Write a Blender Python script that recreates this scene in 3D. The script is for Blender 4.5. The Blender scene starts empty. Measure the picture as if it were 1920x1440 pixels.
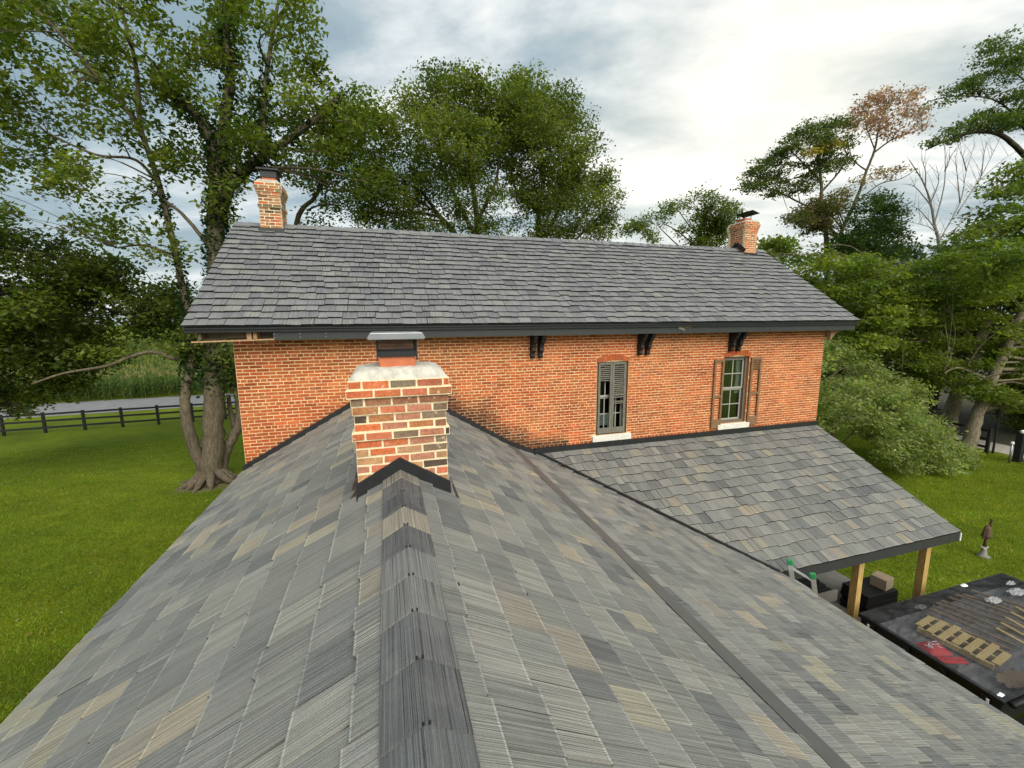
import bpy, math, random
import numpy as np
from mathutils import Matrix, Vector

random.seed(7)
rng = np.random.default_rng(11)
scene = bpy.context.scene
COL = scene.collection
R = math.radians

# ------------------------------------------------------------------ camera
CAM_H = 7.0
F_PX, CX, CY = 783.07, 960.0, 720.0
YAW, PITCH, ROLL = R(16.679), R(8.588), R(0.394)
_f = Vector((math.sin(YAW) * math.cos(PITCH), math.cos(YAW) * math.cos(PITCH), -math.sin(PITCH)))
_r0 = Vector((math.cos(YAW), -math.sin(YAW), 0))
_d0 = _f.cross(_r0)
CR = math.cos(ROLL) * _r0 + math.sin(ROLL) * _d0
CD = -math.sin(ROLL) * _r0 + math.cos(ROLL) * _d0
CF = _f
EYE = Vector((0, 0, CAM_H))
cam = bpy.data.cameras.new('camera')
cam.sensor_fit = 'HORIZONTAL'
cam.sensor_width = 36.0
cam.lens = F_PX / 1920.0 * 36.0
cam.clip_start = 0.05
cam.clip_end = 5000
camo = bpy.data.objects.new('camera', cam)
COL.objects.link(camo)
m = Matrix((CR, -CD, -CF)).transposed().to_4x4()
m.translation = EYE
camo.matrix_world = m
scene.camera = camo


def ray(px, py):
    return CF + (px - CX) / F_PX * CR + (py - CY) / F_PX * CD


def at_y(px, py, y):
    d = ray(px, py)
    return EYE + d * (y / d.y)


def at_z(px, py, z):
    d = ray(px, py)
    return EYE + d * ((z - CAM_H) / d.z)


def project(p):
    q = Vector(p) - EYE
    z = q.dot(CF)
    if z < 0.05:
        return None
    return CX + F_PX * q.dot(CR) / z, CY + F_PX * q.dot(CD) / z, z


def mpp(p):                                   # metres per photo pixel at a point
    return (Vector(p) - EYE).dot(CF) / F_PX


# ------------------------------------------------------------------ sky, sun, exposure
EXPOSURE = 1.58
SUN_AZ, SUN_EL = R(172), R(42)               # azimuth from +Y towards +X: soft light from behind the viewer
world = bpy.data.worlds.new('World')
scene.world = world
world.use_nodes = True
wt = world.node_tree
wt.nodes.clear()


def nd(nt, typ, **kw):
    n = nt.nodes.new(typ)
    for k, v in kw.items():
        if k in n.inputs:
            n.inputs[k].default_value = v
        else:
            setattr(n, k, v)
    return n


def mth(nt, op, a, b=None, c=None, clamp=False):
    n = nt.nodes.new('ShaderNodeMath')
    n.operation = op
    n.use_clamp = clamp
    for i, v in enumerate((a, b, c)):
        if v is None:
            continue
        if hasattr(v, 'is_output'):
            nt.links.new(v, n.inputs[i])
        else:
            n.inputs[i].default_value = v
    return n.outputs[0]


def mixc(nt, fac, a, b, mode='MIX'):
    n = nt.nodes.new('ShaderNodeMix')
    n.data_type = 'RGBA'
    n.blend_type = mode
    n.clamp_factor = True
    for i, v in ((0, fac), (6, a), (7, b)):
        if hasattr(v, 'is_output'):
            nt.links.new(v, n.inputs[i])
        elif i == 0:
            n.inputs[0].default_value = v
        else:
            n.inputs[i].default_value = (*v, 1) if len(v) == 3 else v
    return n.outputs[2]


def ramp(nt, fac, stops, interp='LINEAR'):
    n = nt.nodes.new('ShaderNodeValToRGB')
    cr = n.color_ramp
    cr.interpolation = interp
    while len(cr.elements) < len(stops):
        cr.elements.new(0.5)
    for e, (p, c) in zip(cr.elements, stops):
        e.position = p
        e.color = (*c, 1) if len(c) == 3 else c
    nt.links.new(fac, n.inputs[0])
    return n.outputs[0]


def noise(nt, vec, scale, detail=4, rough=0.55, dist=0.0):
    n = nt.nodes.new('ShaderNodeTexNoise')
    n.inputs['Scale'].default_value = scale
    n.inputs['Detail'].default_value = detail
    n.inputs['Roughness'].default_value = rough
    n.inputs['Distortion'].default_value = dist
    if vec is not None:
        nt.links.new(vec, n.inputs['Vector'])
    return n.outputs['Fac']


def mapping(nt, vec, scale=(1, 1, 1), loc=(0, 0, 0), rot=(0, 0, 0)):
    n = nt.nodes.new('ShaderNodeMapping')
    n.inputs['Scale'].default_value = scale
    n.inputs['Location'].default_value = loc
    n.inputs['Rotation'].default_value = rot
    nt.links.new(vec, n.inputs['Vector'])
    return n.outputs[0]


sky = nd(wt, 'ShaderNodeTexSky')
sky.sky_type = 'NISHITA'
sky.sun_disc = False
sky.sun_elevation = SUN_EL
sky.sun_rotation = SUN_AZ
sky.air_density = 1.2
sky.dust_density = 2.0
tc = nd(wt, 'ShaderNodeTexCoord')
sx = nd(wt, 'ShaderNodeSeparateXYZ')
wt.links.new(tc.outputs['Generated'], sx.inputs[0])
zz = mth(wt, 'ADD', mth(wt, 'MAXIMUM', sx.outputs[2], 0.0), 0.16)
cb = nd(wt, 'ShaderNodeCombineXYZ')
wt.links.new(mth(wt, 'DIVIDE', sx.outputs[0], zz), cb.inputs[0])
wt.links.new(mth(wt, 'DIVIDE', sx.outputs[1], zz), cb.inputs[1])
cp = mapping(wt, cb.outputs[0], scale=(1.0, 1.0, 1.0), rot=(0, 0, R(25)))
cp2 = mapping(wt, cp, scale=(0.75, 1.35, 1.0), loc=(3.1, 1.7, 0))
n1 = noise(wt, cp2, 1.25, 7, 0.56, 0.35)
n2 = noise(wt, cp2, 0.5, 3, 0.5, 0.2)
n3 = noise(wt, mapping(wt, cp, scale=(1, 1.2, 1), loc=(9, 4, 2)), 3.6, 5, 0.6, 0.3)
dens = mth(wt, 'ADD', mth(wt, 'MULTIPLY', n1, 1.15), mth(wt, 'ADD', mth(wt, 'MULTIPLY', n2, 0.55), mth(wt, 'MULTIPLY', n3, 0.30)))
dens = mth(wt, 'SUBTRACT', dens, 0.485)
# thin bright cloud where the low sun is veiled (seen over the right of the roof)
veil = None
for dvec, pw, am in (((0.677, 0.636, 0.372), 34.0, 1.0), ((0.560, 0.790, 0.260), 48.0, 0.9), ((0.700, 0.545, 0.465), 40.0, 0.8)):
    dt = nd(wt, 'ShaderNodeVectorMath', operation='DOT_PRODUCT')
    wt.links.new(tc.outputs['Generated'], dt.inputs[0])
    dt.inputs[1].default_value = Vector(dvec).normalized()
    lobe = mth(wt, 'MULTIPLY', mth(wt, 'POWER', mth(wt, 'MAXIMUM', dt.outputs['Value'], 0.0), pw), am)
    veil = lobe if veil is None else mth(wt, 'ADD', veil, lobe)
lit = mth(wt, 'ADD', dens, mth(wt, 'MULTIPLY', veil, 0.135))
cloud = ramp(wt, lit, [(0.40, (0.26, 0.35, 0.40)), (0.50, (0.36, 0.45, 0.49)), (0.565, (0.48, 0.55, 0.57)), (0.63, (0.64, 0.69, 0.70)), (0.78, (1.0, 0.985, 0.93))])
hor = mth(wt, 'SUBTRACT', 1.0, mth(wt, 'MULTIPLY', mth(wt, 'ABSOLUTE', sx.outputs[2]), 5.0), clamp=True)
cloud = mixc(wt, mth(wt, 'MULTIPLY', hor, 0.30), cloud, (0.84, 0.86, 0.82))
cloud = mixc(wt, mth(wt, 'MULTIPLY', veil, 0.22, clamp=True), cloud, (1.14, 1.06, 0.82))
skyv = mixc(wt, 1.0, sky.outputs[0], (0.10, 0.10, 0.10), 'MULTIPLY')
mixed = mixc(wt, 0.88, skyv, cloud)
bg = nd(wt, 'ShaderNodeBackground', Strength=0.425)
wt.links.new(mixed, bg.inputs[0])
out = nd(wt, 'ShaderNodeOutputWorld')
wt.links.new(bg.outputs[0], out.inputs[0])

sl = bpy.data.lights.new('sun', 'SUN')
sl.energy = 1.5
sl.angle = R(60)
sl.color = (1.0, 0.95, 0.86)
so = bpy.data.objects.new('sun', sl)
COL.objects.link(so)
sd = Vector((math.sin(SUN_AZ) * math.cos(SUN_EL), math.cos(SUN_AZ) * math.cos(SUN_EL), math.sin(SUN_EL)))
so.rotation_euler = (-sd).to_track_quat('-Z', 'Y').to_euler()
so.location = (0, -30, 40)

vs = scene.view_settings
vs.view_transform = 'Standard'
vs.look = 'None'
vs.exposure = EXPOSURE
vs.gamma = 1.0
vs.use_curve_mapping = False
scene.cycles.max_bounces = 8
scene.cycles.transparent_max_bounces = 16
scene.cycles.use_denoising = True

# ------------------------------------------------------------------ materials


def new_mat(name):
    mt = bpy.data.materials.new(name)
    mt.use_nodes = True
    nt = mt.node_tree
    bs = nt.nodes['Principled BSDF']
    return mt, nt, bs


def pos(nt):
    return nt.nodes.new('ShaderNodeNewGeometry').outputs['Position']


def bump(nt, bs, h, strength=0.4, dist=0.01):
    b = nt.nodes.new('ShaderNodeBump')
    b.inputs['Strength'].default_value = strength
    b.inputs['Distance'].default_value = dist
    nt.links.new(h, b.inputs['Height'])
    nt.links.new(b.outputs[0], bs.inputs['Normal'])


def simple(name, color, rough=0.6, metal=0.0, var=0.18, scale=9.0, bmp=0.15, spec=0.4):
    mt, nt, bs = new_mat(name)
    p = pos(nt)
    n = noise(nt, p, scale, 5, 0.6)
    f = ramp(nt, n, [(0.25, (1 - var,) * 3), (0.75, (1 + var,) * 3)])
    nt.links.new(mixc(nt, 1.0, color, f, 'MULTIPLY'), bs.inputs['Base Color'])
    bs.inputs['Roughness'].default_value = rough
    bs.inputs['Metallic'].default_value = metal
    bs.inputs['Specular IOR Level'].default_value = spec
    if bmp:
        bump(nt, bs, noise(nt, p, scale * 8, 3), bmp, 0.004)
    return mt


def attr(nt):
    a = nt.nodes.new('ShaderNodeAttribute')
    a.attribute_name = 'Col'
    return a.outputs['Color']


def mat_brick(name, smear=0.22, fine=70.0):
    mt, nt, bs = new_mat(name)
    p = pos(nt)
    a = attr(nt)
    n = noise(nt, p, fine, 4, 0.65)
    c = mixc(nt, 1.0, a, ramp(nt, n, [(0.28, (0.68, 0.66, 0.66)), (0.72, (1.25, 1.25, 1.25))]), 'MULTIPLY')
    big = noise(nt, p, 1.6, 4, 0.6)
    c = mixc(nt, 1.0, c, ramp(nt, big, [(0.3, (0.72, 0.66, 0.64)), (0.7, (1.14, 1.16, 1.16))]), 'MULTIPLY')
    red = noise(nt, p, 0.55, 4, 0.6, 0.5)
    c = mixc(nt, 1.0, c, ramp(nt, red, [(0.35, (1.0, 0.78, 0.72)), (0.65, (1.02, 1.08, 1.05))]), 'MULTIPLY')
    s = noise(nt, p, 14.0, 6, 0.7)
    c = mixc(nt, mth(nt, 'MULTIPLY', mth(nt, 'GREATER_THAN', s, 0.63), smear), c, (0.62, 0.5, 0.38))
    nt.links.new(c, bs.inputs['Base Color'])
    bs.inputs['Roughness'].default_value = 0.9
    bs.inputs['Specular IOR Level'].default_value = 0.2
    bump(nt, bs, n, 0.5, 0.006)
    return mt


def mat_mortar(name, col=(0.74, 0.54, 0.31)):
    mt, nt, bs = new_mat(name)
    p = pos(nt)
    n = noise(nt, p, 55, 5, 0.7)
    c = mixc(nt, 1.0, attr(nt), col, 'MULTIPLY')
    c = mixc(nt, 1.0, c, ramp(nt, n, [(0.3, (0.75,) * 3), (0.7, (1.2,) * 3)]), 'MULTIPLY')
    nt.links.new(c, bs.inputs['Base Color'])
    bs.inputs['Roughness'].default_value = 0.95
    bs.inputs['Specular IOR Level'].default_value = 0.1
    bump(nt, bs, n, 0.6, 0.008)
    return mt


def mat_shingle(name, groove=1.0):
    mt, nt, bs = new_mat(name)
    uv = nt.nodes.new('ShaderNodeUVMap').outputs[0]
    a = attr(nt)
    g1 = noise(nt, mapping(nt, uv, (105, 0.9, 1)), 1.0, 3, 0.6)
    g2 = noise(nt, mapping(nt, uv, (190, 0.6, 1), (7, 3, 0)), 1.0, 2, 0.5)
    g3 = noise(nt, mapping(nt, uv, (7, 5, 1), (2, 8, 0)), 1.0, 4, 0.6)
    g4 = noise(nt, mapping(nt, uv, (320, 2.0, 1), (1, 5, 0)), 1.0, 2, 0.6)
    p = pos(nt)
    fine = noise(nt, p, 160, 3, 0.7)
    blot = noise(nt, p, 5.0, 5, 0.65, 0.4)
    c = mixc(nt, 1.0, a, ramp(nt, g1, [(0.36, (0.78,) * 3), (0.5, (1.0,) * 3), (0.66, (1.24,) * 3)]), 'MULTIPLY')
    dark = ramp(nt, g2, [(0.35, (0.22,) * 3), (0.45, (1.0,) * 3)])
    at_ = nt.nodes.new('ShaderNodeAttribute')
    at_.attribute_name = 'Col'
    gro = at_.outputs['Alpha']
    c = mixc(nt, gro, c, mixc(nt, 1.0, c, dark, 'MULTIPLY'))
    c = mixc(nt, 1.0, c, ramp(nt, g4, [(0.35, (0.82,) * 3), (0.65, (1.18,) * 3)]), 'MULTIPLY')
    c = mixc(nt, 1.0, c, ramp(nt, g3, [(0.3, (0.95, 0.95, 0.96)), (0.7, (1.06, 1.05, 1.03))]), 'MULTIPLY')
    c = mixc(nt, 1.0, c, ramp(nt, fine, [(0.3, (0.82,) * 3), (0.7, (1.18,) * 3)]), 'MULTIPLY')
    c = mixc(nt, mth(nt, 'MULTIPLY', ramp(nt, blot, [(0.52, (0, 0, 0)), (0.70, (1, 1, 1))]), 0.2), c, (0.28, 0.27, 0.24))
    nt.links.new(c, bs.inputs['Base Color'])
    bs.inputs['Roughness'].default_value = 0.62
    bs.inputs['Specular IOR Level'].default_value = 0.35
    h = mth(nt, 'ADD', g1, mth(nt, 'ADD', mth(nt, 'MULTIPLY', g2, 1.2), mth(nt, 'MULTIPLY', g4, 0.5)))
    bump(nt, bs, h, 0.8, 0.006)
    return mt


def mat_wood(name, col, rough=0.75):
    mt, nt, bs = new_mat(name)
    p = pos(nt)
    g = noise(nt, mapping(nt, p, (14, 14, 2.0)), 3.0, 5, 0.6, 0.6)
    c = mixc(nt, 1.0, col, ramp(nt, g, [(0.3, (0.62, 0.6, 0.58)), (0.7, (1.2, 1.2, 1.18))]), 'MULTIPLY')
    nt.links.new(c, bs.inputs['Base Color'])
    bs.inputs['Roughness'].default_value = rough
    bump(nt, bs, g, 0.3, 0.004)
    return mt


def mat_leaf(name):
    mt, nt, bs = new_mat(name)
    a = attr(nt)
    nt.links.new(a, bs.inputs['Base Color'])
    bs.inputs['Roughness'].default_value = 0.5
    bs.inputs['Specular IOR Level'].default_value = 0.3
    tr = nt.nodes.new('ShaderNodeBsdfTranslucent')
    nt.links.new(mixc(nt, 1.0, a, (1.5, 1.7, 0.75), 'MULTIPLY'), tr.inputs[0])
    mx = nt.nodes.new('ShaderNodeMixShader')
    mx.inputs[0].default_value = 0.48
    nt.links.new(bs.outputs[0], mx.inputs[1])
    nt.links.new(tr.outputs[0], mx.inputs[2])
    nt.links.new(mx.outputs[0], nt.nodes['Material Output'].inputs[0])
    return mt


def mat_bark(name, col):
    mt, nt, bs = new_mat(name)
    p = pos(nt)
    g = noise(nt, mapping(nt, p, (9, 9, 1.4)), 2.2, 6, 0.65, 0.7)
    l = noise(nt, p, 1.3, 3)
    c = mixc(nt, 1.0, col, ramp(nt, g, [(0.32, (0.4, 0.38, 0.36)), (0.68, (1.35, 1.33, 1.3))]), 'MULTIPLY')
    c = mixc(nt, mth(nt, 'MULTIPLY', ramp(nt, l, [(0.5, (0, 0, 0)), (0.7, (1, 1, 1))]), 0.35), c, (0.12, 0.13, 0.05))
    nt.links.new(c, bs.inputs['Base Color'])
    bs.inputs['Roughness'].default_value = 0.95
    bs.inputs['Specular IOR Level'].default_value = 0.1
    bump(nt, bs, g, 0.9, 0.05)
    return mt


def mat_lawn(name):
    mt, nt, bs = new_mat(name)
    p = pos(nt)
    a = noise(nt, p, 0.16, 4, 0.6, 0.4)
    b = noise(nt, mapping(nt, p, (1, 1.6, 1)), 1.3, 5, 0.7, 0.3)
    d = noise(nt, p, 16, 4, 0.75)
    c = ramp(nt, a, [(0.3, (0.070, 0.102, 0.006)), (0.5, (0.102, 0.142, 0.008)), (0.72, (0.148, 0.184, 0.014))])
    c = mixc(nt, 1.0, c, ramp(nt, b, [(0.3, (0.75, 0.8, 0.7)), (0.7, (1.22, 1.18, 1.2))]), 'MULTIPLY')
    c = mixc(nt, 1.0, c, ramp(nt, d, [(0.3, (0.62, 0.66, 0.6)), (0.7, (1.32, 1.28, 1.2))]), 'MULTIPLY')
    nt.links.new(c, bs.inputs['Base Color'])
    bs.inputs['Roughness'].default_value = 0.9
    bs.inputs['Specular IOR Level'].default_value = 0.1
    bump(nt, bs, d, 0.8, 0.04)
    return mt


def mat_glass(name):
    mt, nt, bs = new_mat(name)
    g = nt.nodes.new('ShaderNodeBsdfGlossy')
    g.inputs['Roughness'].default_value = 0.04
    t = nt.nodes.new('ShaderNodeBsdfTransparent')
    t.inputs[0].default_value = (0.8, 0.84, 0.82, 1)
    fr = nt.nodes.new('ShaderNodeFresnel')
    fr.inputs[0].default_value = 1.5
    mx = nt.nodes.new('ShaderNodeMixShader')
    nt.links.new(mth(nt, 'MULTIPLY', fr.outputs[0], 0.5), mx.inputs[0])
    nt.links.new(t.outputs[0], mx.inputs[1])
    nt.links.new(g.outputs[0], mx.inputs[2])
    nt.links.new(mx.outputs[0], nt.nodes['Material Output'].inputs[0])
    return mt


def mat_tarp(name):
    mt, nt, bs = new_mat(name)
    p = pos(nt)
    n = noise(nt, mapping(nt, p, (1, 2.2, 1)), 2.2, 6, 0.65, 1.2)
    nt.links.new(ramp(nt, n, [(0.4, (0.012, 0.013, 0.014)), (0.7, (0.085, 0.088, 0.088))]), bs.inputs['Base Color'])
    bs.inputs['Roughness'].default_value = 0.5
    t = nt.nodes.new('ShaderNodeBsdfTransparent')
    mx = nt.nodes.new('ShaderNodeMixShader')
    mx.inputs[0].default_value = 0.44
    nt.links.new(t.outputs[0], mx.inputs[1])
    nt.links.new(bs.outputs[0], mx.inputs[2])
    nt.links.new(mx.outputs[0], nt.nodes['Material Output'].inputs[0])
    return mt


def mat_col(name, rough=0.8):
    mt, nt, bs = new_mat(name)
    a = attr(nt)
    n = noise(nt, pos(nt), 20, 4, 0.6)
    nt.links.new(mixc(nt, 1.0, a, ramp(nt, n, [(0.3, (0.8,) * 3), (0.7, (1.2,) * 3)]), 'MULTIPLY'), bs.inputs['Base Color'])
    bs.inputs['Roughness'].default_value = rough
    return mt


MAT = dict(
    brick=mat_brick('brick'),
    chimney_brick=mat_brick('chimney_brick', 0.6, 38.0),
    mortar=mat_mortar('mortar'),
    chimney_mortar=mat_mortar('chimney_mortar', (0.80, 0.68, 0.45)),
    shingle=mat_shingle('shingle'),
    black_metal=simple('black_metal', (0.016, 0.017, 0.018), 0.42, 0.0, 0.25, 6, 0.05),
    fascia=simple('fascia_metal', (0.033, 0.035, 0.034), 0.45, 0.0, 0.12, 3, 0.04),
    strip=simple('strip_metal', (0.105, 0.105, 0.100), 0.5, 0.1, 0.1, 4, 0.03),
    crown=simple('mortar_crown', (0.50, 0.47, 0.40), 0.95, 0, 0.32, 16, 1.0),
    clay=simple('clay_flue', (0.50, 0.15, 0.07), 0.85, 0, 0.15, 14, 0.3),
    galv=simple('galvanised_metal', (0.30, 0.31, 0.32), 0.38, 0.7, 0.1, 8, 0.05),
    stone=simple('sill_stone', (0.62, 0.60, 0.53), 0.9, 0, 0.18, 18, 0.5),
    old_wood=mat_wood('weathered_wood', (0.15, 0.115, 0.08)),
    grey_wood=mat_wood('grey_shutter_wood', (0.155, 0.145, 0.115)),
    brown_wood=mat_wood('brown_shutter_wood', (0.21, 0.115, 0.055)),
    raw_wood=mat_wood('raw_board_wood', (0.42, 0.26, 0.14)),
    white_paint=simple('white_sash_paint', (0.33, 0.315, 0.27), 0.6, 0, 0.18, 20, 0.2),
    glass=mat_glass('window_glass'),
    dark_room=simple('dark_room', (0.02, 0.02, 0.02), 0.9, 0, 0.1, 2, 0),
    curtain=simple('curtain_cloth', (0.42, 0.42, 0.40), 0.9, 0, 0.2, 6, 0.2),
    post=mat_wood('treated_post_wood', (0.46, 0.31, 0.10)),
    beam=mat_wood('beam_wood', (0.30, 0.20, 0.10)),
    slab=simple('concrete_slab', (0.20, 0.185, 0.165), 0.9, 0, 0.2, 4, 0.3),
    plywood=mat_wood('plywood', (0.33, 0.20, 0.11)),
    plank=mat_wood('pale_plank', (0.55, 0.40, 0.22)),
    card=simple('cardboard', (0.36, 0.28, 0.20), 0.9, 0, 0.1, 12, 0.1),
    alu=simple('aluminium', (0.62, 0.64, 0.64), 0.35, 0.6, 0.1, 14, 0.05),
    green_plastic=simple('green_plastic', (0.03, 0.25, 0.09), 0.5, 0, 0.12, 14, 0.05),
    trailer=simple('black_steel', (0.012, 0.012, 0.012), 0.4, 0.2, 0.3, 7, 0.1),
    rubber=simple('rubber', (0.02, 0.02, 0.02), 0.8, 0, 0.2, 20, 0.2),
    tarp=mat_tarp('mesh_tarp'),
    pallet=mat_wood('pallet_wood', (0.72, 0.54, 0.25)),
    debris=mat_wood('debris_wood', (0.26, 0.19, 0.13)),
    red_bag=simple('red_bag', (0.60, 0.05, 0.06), 0.5, 0, 0.15, 9, 0.2),
    white_plastic=simple('white_plastic', (0.80, 0.80, 0.80), 0.35, 0, 0.06, 9, 0.1),
    rust=simple('rusty_iron', (0.10, 0.065, 0.04), 0.7, 0.3, 0.35, 20, 0.4),
    black_paint=simple('black_fence_paint', (0.010, 0.010, 0.010), 0.6, 0, 0.25, 8, 0.2),
    iron=simple('iron', (0.02, 0.02, 0.02), 0.5, 0.4, 0.2, 9, 0.1),
    asphalt=simple('asphalt', (0.19, 0.19, 0.195), 0.95, 0, 0.16, 1.2, 0.3),
    leaf_litter=simple('leaf_litter', (0.045, 0.042, 0.022), 0.95, 0, 0.45, 4, 0.8),
    earth=simple('bare_earth', (0.13, 0.115, 0.06), 0.95, 0, 0.4, 5, 0.6),
    gravel=simple('pale_gravel', (0.36, 0.33, 0.28), 0.95, 0, 0.3, 6, 0.6),
    lawn=mat_lawn('lawn'),
    leaf=mat_leaf('leaf'),
    bark=mat_bark('bark', (0.145, 0.12, 0.085)),
    bark_pale=mat_bark('pale_bark', (0.24, 0.205, 0.145)),
    bark_dark=mat_bark('dark_bark', (0.055, 0.045, 0.035)),
    dead=mat_bark('dead_wood', (0.40, 0.37, 0.34)),
    colour=mat_col('mixed_colour'),
)

# ------------------------------------------------------------------ object helpers
WM = {}


class MB:
    def __init__(self):
        self.v, self.f, self.c = [], [], []

    def add(self, vs, fs, col=(1, 1, 1)):
        n = len(self.v)
        self.v += [tuple(p) for p in vs]
        self.f += [tuple(i + n for i in f) for f in fs]
        self.c += [col] * len(vs)
        return self

    def box(self, x0, x1, y0, y1, z0, z1, col=(1, 1, 1)):
        vs = [(x0, y0, z0), (x1, y0, z0), (x1, y1, z0), (x0, y1, z0), (x0, y0, z1), (x1, y0, z1), (x1, y1, z1), (x0, y1, z1)]
        fs = [(0, 3, 2, 1), (4, 5, 6, 7), (0, 1, 5, 4), (1, 2, 6, 5), (2, 3, 7, 6), (3, 0, 4, 7)]
        return self.add(vs, fs, col)

    def bar(self, a, b, w, h=None, up=(0, 0, 1), col=(1, 1, 1)):
        """square bar of width w, height h from a to b"""
        h = h or w
        a, b = Vector(a), Vector(b)
        d = (b - a).normalized()
        u = Vector(up)
        if abs(d.dot(u)) > 0.98:
            u = Vector((0, 1, 0))
        s = d.cross(u).normalized()
        u = s.cross(d).normalized()
        vs = []
        for p in (a, b):
            for i, j in ((-1, -1), (1, -1), (1, 1), (-1, 1)):
                vs.append(p + s * (i * w / 2) + u * (j * h / 2))
        fs = [(0, 1, 2, 3), (7, 6, 5, 4), (0, 4, 5, 1), (1, 5, 6, 2), (2, 6, 7, 3), (3, 7, 4, 0)]
        return self.add(vs, fs, col)

    def tube(self, pts, rad, n=8, col=(1, 1, 1), wob=0.0):
        pts = [Vector(p) for p in pts]
        vs, fs = [], []
        ref = Vector((0.31, 0.93, 0.2)).normalized()
        for i, p in enumerate(pts):
            d = (pts[min(i + 1, len(pts) - 1)] - pts[max(i - 1, 0)]).normalized()
            s = d.cross(ref)
            if s.length < 0.1:
                s = d.cross(Vector((1, 0, 0)))
            s.normalize()
            t = d.cross(s).normalized()
            for k in range(n):
                a = 2 * math.pi * k / n
                r = rad[i] * (1 + wob * (random.random() - 0.5))
                vs.append(p + s * (math.cos(a) * r) + t * (math.sin(a) * r))
        for i in range(len(pts) - 1):
            for k in range(n):
                k2 = (k + 1) % n
                fs.append((i * n + k, i * n + k2, (i + 1) * n + k2, (i + 1) * n + k))
        fs.append(tuple(range(n))[::-1])
        fs.append(tuple((len(pts) - 1) * n + k for k in range(n)))
        return self.add(vs, fs, col)

    def lathe(self, c, prof, n=20, col=(1, 1, 1)):
        vs, fs = [], []
        for r, z in prof:
            for k in range(n):
                a = 2 * math.pi * k / n
                vs.append((c[0] + r * math.cos(a), c[1] + r * math.sin(a), c[2] + z))
        for i in range(len(prof) - 1):
            for k in range(n):
                k2 = (k + 1) % n
                fs.append((i * n + k, i * n + k2, (i + 1) * n + k2, (i + 1) * n + k))
        fs.append(tuple(range(n))[::-1])
        fs.append(tuple((len(prof) - 1) * n + k for k in range(n)))
        return self.add(vs, fs, col)

    def prism(self, poly, axis, a, b, col=(1, 1, 1)):
        """extrude a 2-D polygon along axis 'x','y' or 'z' from a to b"""
        n = len(poly)
        def mk(p, t):
            return {'x': (t, p[0], p[1]), 'y': (p[0], t, p[1]), 'z': (p[0], p[1], t)}[axis]
        vs = [mk(p, a) for p in poly] + [mk(p, b) for p in poly]
        fs = [tuple(range(n))[::-1], tuple(range(n, 2 * n))]
        fs += [(i, (i + 1) % n, n + (i + 1) % n, n + i) for i in range(n)]
        return self.add(vs, fs, col)


def set_col(me, cols):
    ca = me.color_attributes.new('Col', 'FLOAT_COLOR', 'POINT')
    arr = np.ones((len(me.vertices), 4), dtype=np.float32)
    cols = np.asarray(cols)
    arr[:, :cols.shape[-1]] = cols
    ca.data.foreach_set('color', arr.ravel())


def put(o, parent, M):
    WM[o.name] = M
    if parent is not None:
        o.parent = parent
        o.matrix_basis = WM[parent.name].inverted() @ M
    else:
        o.matrix_basis = M


def tag(o, label=None, cat=None, group=None, kind=None):
    for k, v in (('label', label), ('category', cat), ('group', group), ('kind', kind)):
        if v:
            o[k] = v
    return o


def fixn(me):
    import bmesh
    b = bmesh.new()
    b.from_mesh(me)
    bmesh.ops.recalc_face_normals(b, faces=b.faces)
    b.to_mesh(me)
    b.free()


def obj(name, mb, mat, parent=None, smooth=False, bevel=0.0, **kw):
    v = np.array([tuple(p) for p in mb.v], dtype=float)
    c = (v.min(0) + v.max(0)) / 2
    if parent is None:
        c[2] = v[:, 2].min()
    me = bpy.data.meshes.new(name)
    me.from_pydata((v - c).tolist(), [], mb.f)
    fixn(me)
    set_col(me, np.array(mb.c, dtype=np.float32))
    if smooth:
        me.polygons.foreach_set('use_smooth', [True] * len(me.polygons))
    me.materials.append(MAT[mat] if isinstance(mat, str) else mat)
    o = bpy.data.objects.new(name, me)
    COL.objects.link(o)
    put(o, parent, Matrix.Translation(Vector(c)))
    if bevel:
        bv = o.modifiers.new('bevel', 'BEVEL')
        bv.width = bevel
        bv.segments = 2
        bv.limit_method = 'ANGLE'
    return tag(o, **kw)


def empty(name, loc, parent=None, **kw):
    o = bpy.data.objects.new(name, None)
    COL.objects.link(o)
    o.empty_display_size = 0.3
    put(o, parent, Matrix.Translation(Vector(loc)))
    return tag(o, **kw)


def raw_mesh(name, V, Fq, cols, mat, parent=None, M=None, uv=None, smooth=False, **kw):
    """numpy mesh of quads (or tris)"""
    V = np.asarray(V, dtype=np.float32)
    Fq = np.asarray(Fq, dtype=np.int32)
    k = Fq.shape[1]
    me = bpy.data.meshes.new(name)
    me.vertices.add(len(V))
    me.vertices.foreach_set('co', V.ravel())
    me.loops.add(Fq.size)
    me.loops.foreach_set('vertex_index', Fq.ravel())
    me.polygons.add(len(Fq))
    me.polygons.foreach_set('loop_start', np.arange(len(Fq), dtype=np.int32) * k)
    me.polygons.foreach_set('loop_total', np.full(len(Fq), k, dtype=np.int32))
    me.polygons.foreach_set('use_smooth', np.full(len(Fq), smooth, dtype=bool))
    me.update(calc_edges=True)
    set_col(me, cols)
    if uv is not None:
        ul = me.uv_layers.new(name='UVMap')
        ul.data.foreach_set('uv', np.asarray(uv, dtype=np.float32)[Fq.ravel()].ravel())
    me.materials.append(MAT[mat])
    o = bpy.data.objects.new(name, me)
    COL.objects.link(o)
    put(o, parent, M or Matrix.Identity(4))
    return tag(o, **kw)


BOXF = np.array([(4, 5, 6, 7), (0, 1, 5, 4), (1, 2, 6, 5), (2, 3, 7, 6), (3, 0, 4, 7), (0, 3, 2, 1)])


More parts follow.
